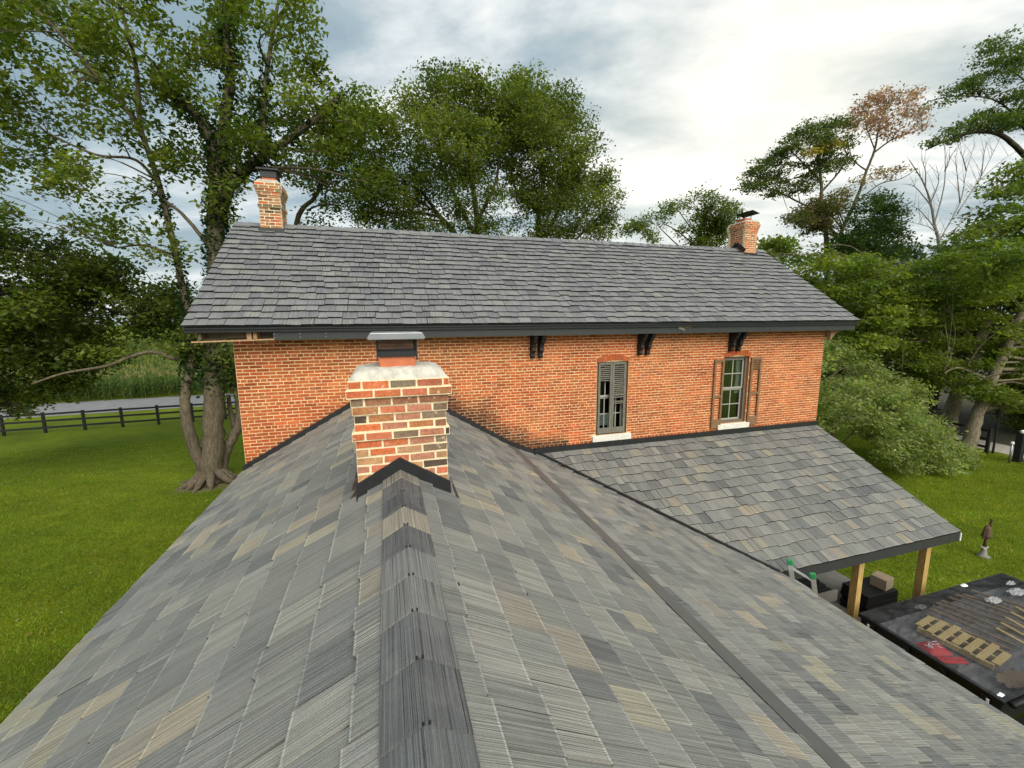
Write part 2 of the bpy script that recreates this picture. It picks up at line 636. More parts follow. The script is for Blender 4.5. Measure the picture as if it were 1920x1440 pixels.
SHF = np.array([(4, 5, 6, 7), (8, 9, 10, 11), (12, 13, 14, 15), (1, 2, 6, 5), (9, 1, 5, 10), (2, 3, 7, 6), (3, 0, 4, 7), (0, 8, 11, 4)])


def brick_variants(cols):
    """unit bricks, centred, front face towards -Y, slightly uneven"""
    out = []
    for c in cols:
        b = np.array([(-.5, -.5, -.5), (.5, -.5, -.5), (.5, .5, -.5), (-.5, .5, -.5), (-.5, -.5, .5), (.5, -.5, .5), (.5, .5, .5), (-.5, .5, .5)])
        b = b + rng.uniform(-1, 1, b.shape) * np.array([.012, .02, .05])
        out.append(dict(v=b, c=np.tile(np.array(c), (8, 1)), uv=b[:, [0, 2]]))
    return out


def shingle_variants(widths, cols, length, thick):
    out = []
    for w in widths:
        for c in cols:
            j = rng.uniform(-1, 1, 2) * 0.004
            t2 = thick * 0.06
            lip = 0.011
            tl_ = thick * (1 - lip / length)
            b = np.array([(0, j[0], -.006), (w, j[1], -.006), (w, length, -.006), (0, length, -.006),
                          (0, lip, tl_), (w, lip, tl_), (w, length, t2), (0, length, t2),
                          (0, j[0], -.006), (w, j[1], -.006), (w, j[1], thick), (0, j[0], thick),
                          (0, j[0], thick), (w, j[1], thick), (w, lip, tl_), (0, lip, tl_)])
            off = rng.uniform(0, 40, 2)
            cc = np.ones((16, 4))
            cc[:, :3] = np.array(c) * rng.uniform(.93, 1.07)
            cc[8:12, :3] = 0.016                   # butt face painted near black for the shadow line under each course
            cc[12:, :3] = np.minimum(np.array(c) * 1.45, .5)  # lip strip coloured paler, as a painted highlight where light catches the edge
            cc[:, 3] = rng.choice([.15, .3, .5, .8, 1.0])
            out.append(dict(v=b, c=cc, uv=b[:, :2] + off, w=w))
    return out


def pieces(name, items, variants, mat, parent, n_ind=300, faces=BOXF, rest_name=None):
    """items: (variant index, Matrix). The largest-looking n_ind become objects, the rest one mesh"""
    me_of = {}
    sc = []
    for i, (vi, M) in enumerate(items):
        va = variants[vi]
        c = M @ Vector(va['v'].mean(0))
        q = project(c)
        vis = q is not None and -30 < q[0] < 1950 and -30 < q[1] < 1470
        ex = (M.to_3x3() @ Vector(va['v'].max(0) - va['v'].min(0))).length
        sc.append((ex / max(q[2], 0.1)) if vis else -1)
    order = sorted(range(len(items)), key=lambda i: -sc[i])
    ind = [i for i in order[:n_ind] if sc[i] > 0]
    rest = [i for i in range(len(items)) if i not in set(ind)]
    for i in ind:
        vi, M = items[i]
        va = variants[vi]
        if vi not in me_of:
            tmp = raw_mesh(name, va['v'], faces, va['c'], mat, uv=va['uv'])
            me_of[vi] = tmp.data
            bpy.data.objects.remove(tmp)
        o = bpy.data.objects.new(name, me_of[vi])
        COL.objects.link(o)
        put(o, parent, M)
    if rest:
        V, C, U, Fs = [], [], [], []
        n = 0
        for i in rest:
            vi, M = items[i]
            va = variants[vi]
            A = np.array(M)
            V.append(va['v'] @ A[:3, :3].T + A[:3, 3])
            C.append(va['c'])
            U.append(va['uv'])
            Fs.append(faces + n)
            n += len(va['v'])
        raw_mesh(rest_name or (name + '_field'), np.vstack(V), np.vstack(Fs), np.vstack(C), mat, parent, uv=np.vstack(U), kind='stuff')


def frame_matrix(o, u, v, n):
    M = Matrix((u, v, n)).transposed().to_4x4()
    M.translation = o
    return M


def jit(c, a=0.1):
    k = 1 + random.uniform(-a, a)
    return tuple(max(0.004, x * k * (1 + random.uniform(-a, a) * 0.3)) for x in c)


# ------------------------------------------------------------------ the setting: ground, road, field
def sheet(name, x0, x1, y0, y1, z, mat, n=1, **kw):
    b = MB()
    b.add([(x0, y0, z), (x1, y0, z), (x1, y1, z), (x0, y1, z)], [(0, 1, 2, 3)])
    return obj(name, b, mat, kind='structure', **kw)


gb = MB()
S = 2500
gb.add([(-S, -S, 0), (S, -S, 0), (S, S, 0), (-S, S, 0)], [(0, 1, 2, 3)])
obj('ground', gb, 'lawn', kind='structure')


def strip_sheet(name, pts, w0, w1, z, mat):
    b = MB()
    b.add([(pts[0][0], pts[0][1] + w0, z), (pts[1][0], pts[1][1] + w0, z), (pts[1][0], pts[1][1] + w1, z), (pts[0][0], pts[0][1] + w1, z)], [(0, 1, 2, 3)])
    return obj(name, b, mat, kind='structure')


strip_sheet('road', [(-160, 30.0), (80, 44.0)], 2.4, 9.3, 0.006, 'asphalt')
gv = MB()
gv.add([(29.6, 2, 0.006), (31.6, 2, 0.006), (34.4, 34, 0.006), (32.2, 34, 0.006)], [(0, 1, 2, 3)])
obj('gravel_drive', gv, 'gravel', kind='structure')
wf = MB()
wf.add([(31.4, 1, 0.003), (120, 1, 0.003), (120, 60, 0.003), (36.0, 60, 0.003)], [(0, 1, 2, 3)])
obj('woodland_floor', wf, 'leaf_litter', kind='structure')
# rise under the corn field
hv, hf = [], []
NX, NY = 30, 16
for j in range(NY + 1):
    for i in range(NX + 1):
        x = -150 + i * 8
        y = 52 + j * 10 + 0.058 * (x + 20)
        t = min(1, max(0, (y - 60) / 110))
        hv.append((x, y, 0.012 + 4.2 * t * t * (3 - 2 * t) + (0.6 * math.sin(x * 0.05) * t)))
for j in range(NY):
    for i in range(NX):
        a = j * (NX + 1) + i
        hf.append((a, a + 1, a + NX + 2, a + NX + 1))
hb = MB()
hb.add(hv, hf)
obj('field_rise', hb, 'lawn', smooth=True, kind='structure')

# ------------------------------------------------------------------ main brick house
D = 8.6
HX0, HX1, HY1 = -2.62, 11.58, 14.26
WTOP = 6.74
RIDGE_Y, RIDGE_Z = 11.43, 9.26
EV_Y, EV_Z = 8.15, 6.93
EX0, EX1 = -3.19, 12.17
# wing / porch roof lines
WR_X, WR_Z = 0.06, 5.77
WL_X, WL_Z = -2.66, 4.25
WS_X, WS_Z = 2.53, 4.24
WE_X, WE_Z = 6.57, 2.48
PT_Z, PE_Y, PE_Z, PX1 = 4.05, 5.245, 2.48, 11.54


def wing_z(x):
    if x < WR_X:
        return WR_Z + (x - WR_X) * (WR_Z - WL_Z) / (WR_X - WL_X)
    if x < WS_X:
        return WR_Z - (x - WR_X) * (WR_Z - WS_Z) / (WS_X - WR_X)
    return WS_Z - (x - WS_X) * (WS_Z - WE_Z) / (WE_X - WS_X)


def roofline(x):
    return max(wing_z(x), PT_Z if x > 3.1 else -1)


house = empty('brick_house', ((HX0 + HX1) / 2, (D + HY1) / 2, 0), label='two storey red brick farmhouse with grey shingle gable roof and two end chimneys', cat='house')

WINS = [(4.63, 5.45, 4.31, 6.05), (8.22, 9.03, 4.31, 6.06)]


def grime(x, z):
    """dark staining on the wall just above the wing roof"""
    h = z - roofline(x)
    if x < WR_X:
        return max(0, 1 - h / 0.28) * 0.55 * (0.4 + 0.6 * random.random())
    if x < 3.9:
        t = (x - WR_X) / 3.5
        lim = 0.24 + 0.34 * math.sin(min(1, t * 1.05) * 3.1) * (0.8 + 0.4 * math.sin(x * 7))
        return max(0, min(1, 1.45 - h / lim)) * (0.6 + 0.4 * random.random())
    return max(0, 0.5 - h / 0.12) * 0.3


# mortar wall with real window openings
xs = sorted(set([HX0, HX1] + [a for w in WINS for a in w[:2]] + list(np.arange(HX0 + 0.2, HX1 - 0.05, 0.2))))
zs = sorted(set([0.0, 2.0, WTOP] + [a for w in WINS for a in w[2:]] + list(np.arange(3.0, WTOP - 0.05, 0.2))))
wb = MB()
idx = {}
for i, x in enumerate(xs):
    for j, z in enumerate(zs):
        idx[i, j] = len(wb.v)
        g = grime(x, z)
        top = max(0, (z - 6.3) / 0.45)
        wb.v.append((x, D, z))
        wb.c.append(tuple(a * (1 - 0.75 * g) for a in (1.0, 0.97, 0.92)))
for i in range(len(xs) - 1):
    for j in range(len(zs) - 1):
        mx_, mz_ = (xs[i] + xs[i + 1]) / 2, (zs[j] + zs[j + 1]) / 2
        if any(w[0] < mx_ < w[1] and w[2] < mz_ < w[3] for w in WINS):
            continue
        wb.f.append((idx[i, j], idx[i + 1, j], idx[i + 1, j + 1], idx[i, j + 1]))
for (x0, x1, z0, z1) in WINS:                  # reveals
    T = 0.26
    wb.add([(x0, D, z0), (x0, D + T, z0), (x0, D + T, z1), (x0, D, z1)], [(0, 1, 2, 3)], (0.55, 0.3, 0.2))
    wb.add([(x1, D, z0), (x1, D + T, z0), (x1, D + T, z1), (x1, D, z1)], [(3, 2, 1, 0)], (0.55, 0.3, 0.2))
    wb.add([(x0, D, z0), (x1, D, z0), (x1, D + T, z0), (x0, D + T, z0)], [(0, 1, 2, 3)], (0.6, 0.5, 0.4))
    wb.add([(x0, D, z1), (x1, D, z1), (x1, D + T, z1), (x0, D + T, z1)], [(3, 2, 1, 0)], (0.5, 0.3, 0.2))
# end gables and back
gz = RIDGE_Z - 0.12
for x in (HX0, HX1):
    wb.add([(x, D, 0), (x, HY1, 0), (x, HY1, WTOP), (x, RIDGE_Y, gz), (x, D, WTOP)], [(0, 1, 2, 3, 4)], (0.6, 0.28, 0.2))
wb.add([(HX0, HY1, 0), (HX1, HY1, 0), (HX1, HY1, WTOP), (HX0, HY1, WTOP)], [(0, 1, 2, 3)], (0.6, 0.28, 0.2))
front_wall = obj('wall', wb, 'mortar', house)

WALL_COLS = []
for _ in range(26):
    base = random.choice([(0.46, 0.130, 0.040), (0.49, 0.142, 0.043), (0.40, 0.105, 0.036), (0.43, 0.132, 0.048), (0.50, 0.155, 0.050), (0.35, 0.096, 0.036)])
    WALL_COLS.append(jit(base, 0.16))
NC = len(WALL_COLS)
ALLC = list(WALL_COLS)
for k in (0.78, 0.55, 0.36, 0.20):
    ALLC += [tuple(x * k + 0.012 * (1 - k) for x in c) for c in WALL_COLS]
wvar = brick_variants(ALLC)
UN, CO = 0.2153, 0.0633
items = []
row = 0
z = WTOP - CO / 2
while z > 2.6:
    hdr = (row % 7 == 5)
    unit = UN / 2 if hdr else UN
    off = (UN / 2 if row % 2 else 0) + (UN / 4 if hdr else 0)
    cuts = [(HX0, HX1)]
    for (x0, x1, z0, z1) in WINS:
        if z0 - 0.10 < z < z1 + 0.12:
            e = 0.0
            nc = []
            for a, b in cuts:
                if a < x0 and b > x1:
                    lo, hi = x0, x1
                    if z > z1:                     # soldier arch zone
                        lo, hi = x0 - 0.03, x1 + 0.03
                    if z < z0:                     # sill zone
                        lo, hi = x0 - 0.11, x1 + 0.11
                    nc += [(a, lo), (hi, b)]
                else:
                    nc.append((a, b))
            cuts = nc
    for a, b in cuts:
        x = HX0 - off
        while x < b:
            xa, xb = max(x, a), min(x + unit, b)
            if xb - xa > 0.035:
                cx = (xa + xb) / 2
                if z > roofline(cx) - 0.12:
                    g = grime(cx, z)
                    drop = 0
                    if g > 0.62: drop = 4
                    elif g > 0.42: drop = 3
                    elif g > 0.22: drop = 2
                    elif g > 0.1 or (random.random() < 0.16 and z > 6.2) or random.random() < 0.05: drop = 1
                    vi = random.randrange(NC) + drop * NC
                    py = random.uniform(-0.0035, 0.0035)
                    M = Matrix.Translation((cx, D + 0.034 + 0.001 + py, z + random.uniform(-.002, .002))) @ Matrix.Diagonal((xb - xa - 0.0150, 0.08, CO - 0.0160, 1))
                    items.append((vi, M))
            x += unit
    z -= CO
    row += 1
# brick arches over the windows
for (x0, x1, z0, z1) in WINS:
    n = 13
    for k in range(n):
        t = (k + 0.5) / n
        x = x0 - 0.03 + (x1 - x0 + 0.06) * t
        zc = z1 + 0.035 + 0.05 * (1 - (2 * t - 1) ** 2)
        a = (t - 0.5) * -0.35
        M = Matrix.Translation((x, D + 0.022, zc)) @ Matrix.Rotation(-a, 4, 'Y') @ Matrix.Diagonal((0.052, 0.08, 0.115, 1))
        items.append((random.randrange(NC), M))
pieces('brick', items, wvar, 'brick', front_wall, 300, rest_name='brick_field')

# ---- main roof
rv = (Vector((0, RIDGE_Y, RIDGE_Z)) - Vector((0, EV_Y, EV_Z)))
RLEN = rv.length
rv.normalize()
rn = Vector((1, 0, 0)).cross(rv).normalized()
dk = MB()
th = 0.09
sl_ = (RIDGE_Z - EV_Z) / (RIDGE_Y - EV_Y)
by = 2 * RIDGE_Y - EV_Y
prof = [(EV_Y + 0.02, EV_Z - 0.005), (RIDGE_Y, RIDGE_Z - 0.02), (by, EV_Z - 0.005), (by, EV_Z - th), (RIDGE_Y, RIDGE_Z - 0.02 - th * 1.3), (EV_Y + 0.02, EV_Z - th)]
dk.prism(prof, 'x', EX0 + 0.02, EX1 - 0.02, (0.05, 0.05, 0.05))
roof = obj('roof', dk, 'black_metal', house)
GREYS = [(0.168, 0.170, 0.176), (0.180, 0.182, 0.186), (0.155, 0.157, 0.164), (0.192, 0.193, 0.195), (0.172, 0.173, 0.172), (0.148, 0.150, 0.157), (0.182, 0.181, 0.174), (0.200, 0.198, 0.186)]
EXP_M = RLEN / 19.0
mvar = shingle_variants((0.16, 0.205, 0.255, 0.30), GREYS, EXP_M * 1.3, 0.042)


def lay(origin, u, v, n, length, rows, exposure, variants, stag=0.03, skip=None, lift=0.004, pick=None):
    its = []
    nv = len(variants)
    for k in range(rows):
        x = -random.uniform(0, 0.2)
        while x < length:
            vi = random.randrange(nv) if pick is None else pick(k, x)
            w = variants[vi]['w']
            xa, xb = max(0.0, x), min(length, x + w)
            if xb - xa > 0.02:
                s = random.choice((0, 0, -1, -1, -0.5, 0.3)) * stag if k else random.uniform(-.004, .004)
                o = origin + u * xa + v * (k * exposure + s) + n * (lift + random.uniform(0, 0.006))
                if skip is None or not skip(o + u * w / 2 + v * exposure / 2):
                    tl = random.uniform(-.004, .004)
                    M = frame_matrix(o, u, v, n) @ Matrix.Rotation(tl, 4, 'Z') @ Matrix.Rotation(random.uniform(-.022, .010), 4, 'X') @ Matrix.Rotation(random.uniform(-.022, .022), 4, 'Y') @ Matrix.Diagonal(((xb - xa - random.uniform(.003, .011)) / w, 0.78 if k == rows - 1 else 1, 1, 1))
                    its.append((vi, M))
            x += w
    return its


items = lay(Vector((EX0, EV_Y, EV_Z)), Vector((1, 0, 0)), rv, rn, EX1 - EX0, 19, EXP_M, mvar, 0.03)
pieces('shingle', items, mvar, 'shingle', roof, 300, SHF, rest_name='shingle_field')
bv = Vector((0, RIDGE_Y - by, RIDGE_Z - EV_Z)).normalized()
items = lay(Vector((EX1, by, EV_Z)), Vector((-1, 0, 0)), bv, Vector((-1, 0, 0)).cross(bv).normalized(), EX1 - EX0, 19, EXP_M, mvar, 0.03)
pieces('shingle', items, mvar, 'shingle', roof, 0, SHF, rest_name='shingle_field')


def cap_variants(cols, half, length, slope_l, slope_r, thick):
    """folded ridge caps, ridge along +Y, near end at y=0"""
    out = []
    for c in cols:
        v = []
        for y, t in ((0, thick), (length, thick * 0.25)):
            for (x, sgn) in ((-half, slope_l), (0, 0), (half, slope_r)):
                v.append((x, y, -abs(x) * sgn + t))
        for y in (0, length):
            for (x, sgn) in ((-half, slope_l), (0, 0), (half, slope_r)):
                v.append((x, y, -abs(x) * sgn - 0.004))
        v = np.array(v, float)
        off = rng.uniform(0, 40, 2)
        out.append(dict(v=v, c=np.tile(np.array(tuple(c) + (.8,)), (len(v), 1)), uv=v[:, :2] + off, w=half))
    return out


CAPF = np.array([(0, 1, 4, 3), (1, 2, 5, 4), (0, 6, 7, 1), (1, 7, 8, 2), (0, 3, 9, 6), (2, 8, 11, 5)])
cv = cap_variants(GREYS, 0.15, 0.34, sl_, sl_, 0.03)
items = []
x = EX0 + 0.01
while x < EX1 - 0.2:
    M = Matrix.Translation((x, RIDGE_Y, RIDGE_Z + 0.014 + random.uniform(0, .006))) @ Matrix.Rotation(-math.pi / 2, 4, 'Z')
    items.append((random.randrange(len(cv)), M))
    x += 0.26
pieces('ridge_cap', items, cv, 'shingle', roof, 300, CAPF)

# ---- cornice: boxed fascia, broken at the left end, torn near the third bracket
FY = 8.21
fb = MB().box(-1.88, 2.9, FY, FY + 0.02, 6.70, EV_Z - 0.012)
obj('fascia_board', fb, 'fascia', house)
fb = MB().box(2.905, 6.46, FY + 0.003, FY + 0.022, 6.695, EV_Z - 0.012)
obj('fascia_board', fb, 'fascia', house)
fb = MB()
fb.add([(6.465, FY, 6.69), (12.12, FY, 6.70), (12.12, FY, EV_Z - 0.012), (7.36, FY, EV_Z - 0.012), (7.0, FY, EV_Z - 0.09), (6.58, FY, 6.755), (6.465, FY, 6.80),
        (6.465, FY + .02, 6.69), (12.12, FY + .02, 6.70), (12.12, FY + .02, EV_Z - 0.012), (7.36, FY + .02, EV_Z - 0.012), (7.0, FY + .02, EV_Z - 0.09), (6.58, FY + .02, 6.755), (6.465, FY + .02, 6.80)],
       [tuple(range(7)), tuple(range(7, 14))[::-1]] + [(i, (i + 1) % 7, 7 + (i + 1) % 7, 7 + i) for i in range(7)])
obj('fascia_board', fb, 'fascia', house, label='fascia board torn open along its top')
obj('drip_edge', MB().box(EX0, EX1, EV_Y - 0.008, EV_Y + 0.07, EV_Z - 0.035, EV_Z - 0.014), 'black_metal', house)
sf = MB().box(-1.88, 12.1, FY + 0.024, D, 6.705, 6.72)
obj('soffit', sf, 'black_metal', house)
for xx in (-1.86, -1.45, -1.03):
    nl = MB()
    for zz_ in (6.74, 6.80, 6.86):
        nl.box(xx - .008, xx + .008, FY - .006, FY + .004, zz_ - .008, zz_ + .008)
    obj('nail_row', nl, 'galv', house, kind='stuff')
for xx in (0.6, 5.1, 9.2):
    obj('fascia_seam', MB().box(xx, xx + .07, FY - .004, FY - .0008, 6.698, EV_Z - .014), 'fascia', house)
# torn metal curl and pale timber in the tear
tm = MB()
tm.add([(6.47, FY - .006, 6.80), (6.60, FY - .03, 6.745), (6.66, FY - .05, 6.765), (6.50, FY - .02, 6.84)], [(0, 1, 2, 3)])
obj('torn_flashing', tm, 'galv', house)
tm = MB()
tm.add([(7.2, FY - .02, 6.88), (7.38, FY - .035, 6.905), (7.36, FY - .02, 6.925), (7.2, FY - .01, 6.90)], [(0, 1, 2, 3)])
obj('torn_flashing', tm, 'galv', house)
tm = MB()
tm.bar((6.5, FY + .06, 6.82), (7.3, FY + .06, 6.86), 0.05, 0.07)
obj('exposed_timber', tm, 'raw_wood', house)
# broken left end: exposed rafter ends, boards and gap
eb = MB()
eb.box(-3.0, -1.92, 8.47, 8.58, 6.72, 6.90)
obj('exposed_brick_backing', eb, 'old_wood', house)
for (xx, w, dz) in ((-2.30, 0.075, 0.0), (-2.20, 0.055, 0.01), (-3.02, 0.05, 0.0)):
    obj('rafter_end', MB().box(xx, xx + w, 8.26, 8.55, 6.715 + dz, EV_Z - 0.09), 'raw_wood' if xx > -2.9 else 'old_wood', house, bevel=0.004)
b_ = MB().bar((-3.10, 8.27, 6.685), (-1.86, 8.25, 6.712), 0.14, 0.022)
obj('soffit_board', b_, 'raw_wood', house, label='pale bare board along the broken cornice end')
b_ = MB().bar((-2.15, 8.30, 6.672), (-1.86, 8.30, 6.682), 0.10, 0.02)
obj('soffit_board', b_, 'raw_wood', house)
b_ = MB().box(-2.62, -2.34, 8.40, 8.46, 6.74, 6.84)
obj('rafter_end', b_, 'old_wood', house)
# cornice return at the right end
b_ = MB()
b_.prism([(HX1 + 0.01, 6.69), (HX1 + 0.42, 6.69), (HX1 + 0.20, 6.60), (HX1 + 0.01, 6.44)], 'y', 8.45, 8.56)
obj('cornice_return', b_, 'raw_wood', house)

# ---- paired black brackets
def bracket(x, w, drop, depth):
    y0 = D - 0.004
    p = [(y0, 6.70), (y0 - depth, 6.70), (y0 - depth, 6.63), (y0 - depth * .86, 6.60), (y0 - depth * .80, 6.54), (y0 - depth * .62, 6.50), (y0 - depth * .55, 6.42), (y0 - depth * .58, 6.36),
         (y0 - depth * .42, 6.33), (y0 - depth * .36, 6.28), (y0 - depth * .40, 6.70 - drop + .05), (y0 - depth * .28, 6.70 - drop), (y0, 6.70 - drop)]
    b = MB().prism(p, 'x', x, x + w)
    o = obj('bracket', b, 'black_paint', house, bevel=0.006)
    obj('bracket_block', MB().box(x - 0.012, x + w + 0.012, y0 - depth * .42, y0 - .002, 6.39, 6.43), 'black_paint', o)


for x, dr in ((2.985, .50), (3.165, .50), (5.66, .52), (5.86, .52), (8.31, .50), (8.53, .50)):
    bracket(x, 0.085, dr, 0.30)

# ---- windows
def window(x0, x1, z0, z1, kind):
    y = D + 0.10
    fr = MB()
    w = 0.06
    fr.box(x0, x0 + w, y - .04, y + .06, z0, z1)
    fr.box(x1 - w, x1, y - .04, y + .06, z0, z1)
    fr.box(x0 + w, x1 - w, y - .04, y + .06, z1 - w, z1)
    fr.box(x0 + w, x1 - w, y - .04, y + .06, z0, z0 + w)
    wn = obj('window', fr, 'grey_wood' if kind == 0 else 'old_wood', house, bevel=0.004,
             label='tall sash window behind closed broken louvre shutters' if kind == 0 else 'tall sash window with open broken brown shutters')
    mid = (z0 + z1) / 2 + 0.02
    a0, a1 = x0 + w, x1 - w
    for (b0, b1, yy) in ((z0 + w, mid, y + .035), (mid, z1 - w, y + .012)):
        s = MB()
        sw = 0.042
        s.box(a0, a0 + sw, yy, yy + .03, b0, b1)
        s.box(a1 - sw, a1, yy, yy + .03, b0, b1)
        s.box(a0 + sw, a1 - sw, yy, yy + .03, b0, b0 + sw)
        s.box(a0 + sw, a1 - sw, yy, yy + .03, b1 - sw, b1)
        obj('sash', s, 'white_paint', wn, bevel=0.003)
        mu = MB()
        mx2 = (a0 + a1) / 2
        if kind == 0:
            mu.box(a0 + (a1 - a0) * .30, a0 + (a1 - a0) * .30 + .022, yy + .004, yy + .026, b0 + sw, b1 - sw)
            mu.box(a0 + (a1 - a0) * .74, a0 + (a1 - a0) * .74 + .022, yy + .004, yy + .026, b0 + sw, b1 - sw)
        else:
            mu.box(mx2 - .011, mx2 + .011, yy + .004, yy + .026, b0 + sw, b1 - sw)
        zc = (b0 + b1) / 2 + (0.12 if kind == 0 and b0 > mid - .01 else 0)
        mu.box(a0 + sw, a1 - sw, yy + .005, yy + .025, zc - .011, zc + .011)
        obj('muntin', mu, 'white_paint', wn)
        obj('pane', MB().box(a0 + sw, a1 - sw, yy + .013, yy + .017, b0 + sw, b1 - sw), 'glass', wn)
    # sill of pale stone
    obj('sill', MB().box(x0 - 0.10, x1 + 0.11, D - 0.055, D + 0.06, z0 - 0.15, z0 - 0.004), 'stone', wn, bevel=0.012)
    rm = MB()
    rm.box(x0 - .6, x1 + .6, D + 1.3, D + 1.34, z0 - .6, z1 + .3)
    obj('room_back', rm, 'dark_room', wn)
    if kind == 0:
        # pale things behind the lower panes
        obj('blind', MB().box(a0 + .03, a1 - .05, D + 0.42, D + 0.44, z0 + .12, z0 + .42), 'curtain', wn)
        obj('blind', MB().box(a0 + .38, a0 + .43, D + 0.24, D + 0.27, z0 + .07, z0 + .2), 'white_paint', wn)
    else:
        for (c0, c1) in ((a0 + .0, a0 + .10), (a1 - .17, a1 - .01)):
            cm = MB()
            n = 14
            vs, fs = [], []
            for i in range(n + 1):
                t = i / n
                xx = c0 + (c1 - c0) * t
                yy = D + .20 + .02 * math.sin(t * 19)
                vs += [(xx - (.04 * math.sin(2.2) if c0 < a0 + .05 else 0), yy, z0 + .75), (xx + .03 * math.sin(1.5), yy, z0 + 1.1), (xx, yy, z1 - .08)]
            for i in range(n):
                for k in range(2):
                    fs.append((i * 3 + k, i * 3 + 3 + k, i * 3 + 4 + k, i * 3 + 1 + k))
            cm.add(vs, fs)
            obj('curtain', cm, 'curtain', wn, smooth=True)
    return wn


w1 = window(*WINS[0], 0)
w2 = window(*WINS[1], 1)


def shutter(x0, x1, y, z0, z1, mat, rails, slat_zones, loose=0, label=None):
    s = MB()
    st = 0.055
    s.box(x0, x0 + st, y - .018, y + .018, z0, z1)
    s.box(x1 - st, x1, y - .018, y + .018, z0, z1)
    for a, b in rails:
        s.box(x0 + st, x1 - st, y - .016, y + .016, a, b)
    o = obj('shutter', s, mat, house, bevel=0.004, label=label)
    for a, b, stp in slat_zones:
        z = a
        while z < b:
            sb = MB()
            tw = random.uniform(-.006, .006)
            ang = 0.5 + random.uniform(-.12, .12)
            sb.bar((x0 + st, y, z + tw), (x1 - st, y, z - tw), 0.044, 0.008, up=(0, -math.sin(ang), math.cos(ang)))
            obj('slat', sb, mat, o)
            z += stp
    return o


x0, x1, z0, z1 = WINS[0]
xm = (x0 + x1) / 2
ys = D + 0.028
shutter(x0 + .045, xm - .002, ys, z0 + .03, z1 - .015, 'grey_wood', [(z1 - .075, z1 - .015), (z0 + .03, z0 + .16)], [(z1 - .44, z1 - .09, .047)], label='grey louvre shutter with only its top slats left')
sh = shutter(xm + .002, x1 - .045, ys, z0 + .03, z1 - .015, 'grey_wood', [(z1 - .075, z1 - .015), (z0 + .03, z0 + .16)], [(z1 - .78, z1 - .09, .047)], label='grey louvre shutter with its lower slats missing')
for a in (0.80, 0.86, 0.955, 1.0):
    obj('slat', MB().bar((xm + .05, ys, z1 - a), (x1 - .10, ys - .02, z1 - a + random.uniform(-.02, .02)), .04, .008, up=(0, -.4, .9)), 'grey_wood', sh)
x0, x1, z0, z1 = WINS[1]
yo = D - 0.035
shutter(7.90, 8.20, yo, 4.22, 6.0, 'brown_wood', [(5.94, 6.0), (5.02, 5.08), (4.22, 4.45)], [], label='open brown shutter frame with no slats left')
shutter(9.06, 9.40, yo, 4.22, 6.02, 'brown_wood', [(5.96, 6.02), (5.05, 5.11), (4.22, 4.46)], [(5.72, 5.95, .045)], label='open brown shutter frame keeping a few top slats')


# ---- brick chimneys
CH_COLS = dict(o=(0.52, 0.165, 0.070), r=(0.44, 0.155, 0.085), p=(0.44, 0.22, 0.145), b=(0.27, 0.135, 0.08), t=(0.42, 0.26, 0.14), d=(0.085, 0.065, 0.05), g=(0.23, 0.18, 0.125), c=(0.42, 0.20, 0.09))


def chimney(parent, x0, x1, y0, y1, zb, courses, co, unit, proud, palette, front_rows=None, taper=0.0, corner=0.0, joint=0.0165, matm='chimney_mortar'):
    """courses listed from the bottom; proud[k] = how far course k stands out"""
    core = MB()
    ztop = zb + courses * co
    for k in range(courses):
        pr = proud.get(k, 0.0)
        core.box(x0 - pr + .0045, x1 + pr - .0045, y0 - pr + .0045, y1 + pr - .0045, zb + k * co, zb + (k + 1) * co - (0.0004 if k < courses - 1 else 0))
    ch = obj('chimney', core, matm, parent)
    keys = list(palette)
    cols, lut = [], {}
    for key in CH_COLS:
        for j in range(4):
            lut[key, j] = len(cols)
            cols.append(jit(CH_COLS[key], 0.13))
    var = brick_variants(cols)
    its = []
    for k in range(courses):
        pr = proud.get(k, 0.0)
        z = zb + (k + .5) * co
        X0, X1, Y0, Y1 = x0 - pr, x1 + pr, y0 - pr, y1 + pr
        for side in range(4):
            L = (X1 - X0) if side in (0, 2) else (Y1 - Y0)
            nfull = L / unit
            # half bricks alternate from end to end
            widths = []
            rem = L
            first = unit / 2 if (k + side) % 2 else unit
            t = 0
            while rem > 0.02:
                w = min(rem, first if not widths else unit)
                if rem - w < unit * 0.2:
                    w = rem
                widths.append(w)
                rem -= w
            s = 0
            for q, w in enumerate(widths):
                key = random.choice(keys)
                if front_rows and side == 0 and k in front_rows and q < len(front_rows[k]):
                    key = front_rows[k][q]
                vi = lut[key, random.randrange(4)]
                cpos = s + w / 2
                dep = 0.09
                jt = random.uniform(-.003, .003)
                if side == 0: c, rz = (X0 + cpos, Y0 + dep / 2 - jt, z), 0
                elif side == 1: c, rz = (X1 - dep / 2 + jt, Y0 + cpos, z), math.pi / 2
                elif side == 2: c, rz = (X1 - cpos, Y1 - dep / 2 + jt, z), math.pi
                else: c, rz = (X0 + dep / 2 - jt, Y1 - cpos, z), -math.pi / 2
                if side in (1, 3) and (cpos < 0.09 or cpos > L - 0.09) and w < 0.15:
                    s += w
                    continue
                sh_ = 0.0
                lw = w - joint
                if side in (1, 3):                 # keep clear of the corner bricks
                    if q == 0: lw -= .088; c = (c[0], c[1] + (.044 if side == 1 else -.044), c[2])
                    if q == len(widths) - 1: lw -= .088; c = (c[0], c[1] - (.044 if side == 1 else -.044), c[2])
                M = Matrix.Translation(c) @ Matrix.Rotation(rz, 4, 'Z') @ Matrix.Diagonal((max(lw, .02), dep, co - joint, 1))
                its.append((vi, M))
                s += w
    pieces('brick', its, var, 'chimney_brick', ch, 400)
    return ch, ztop


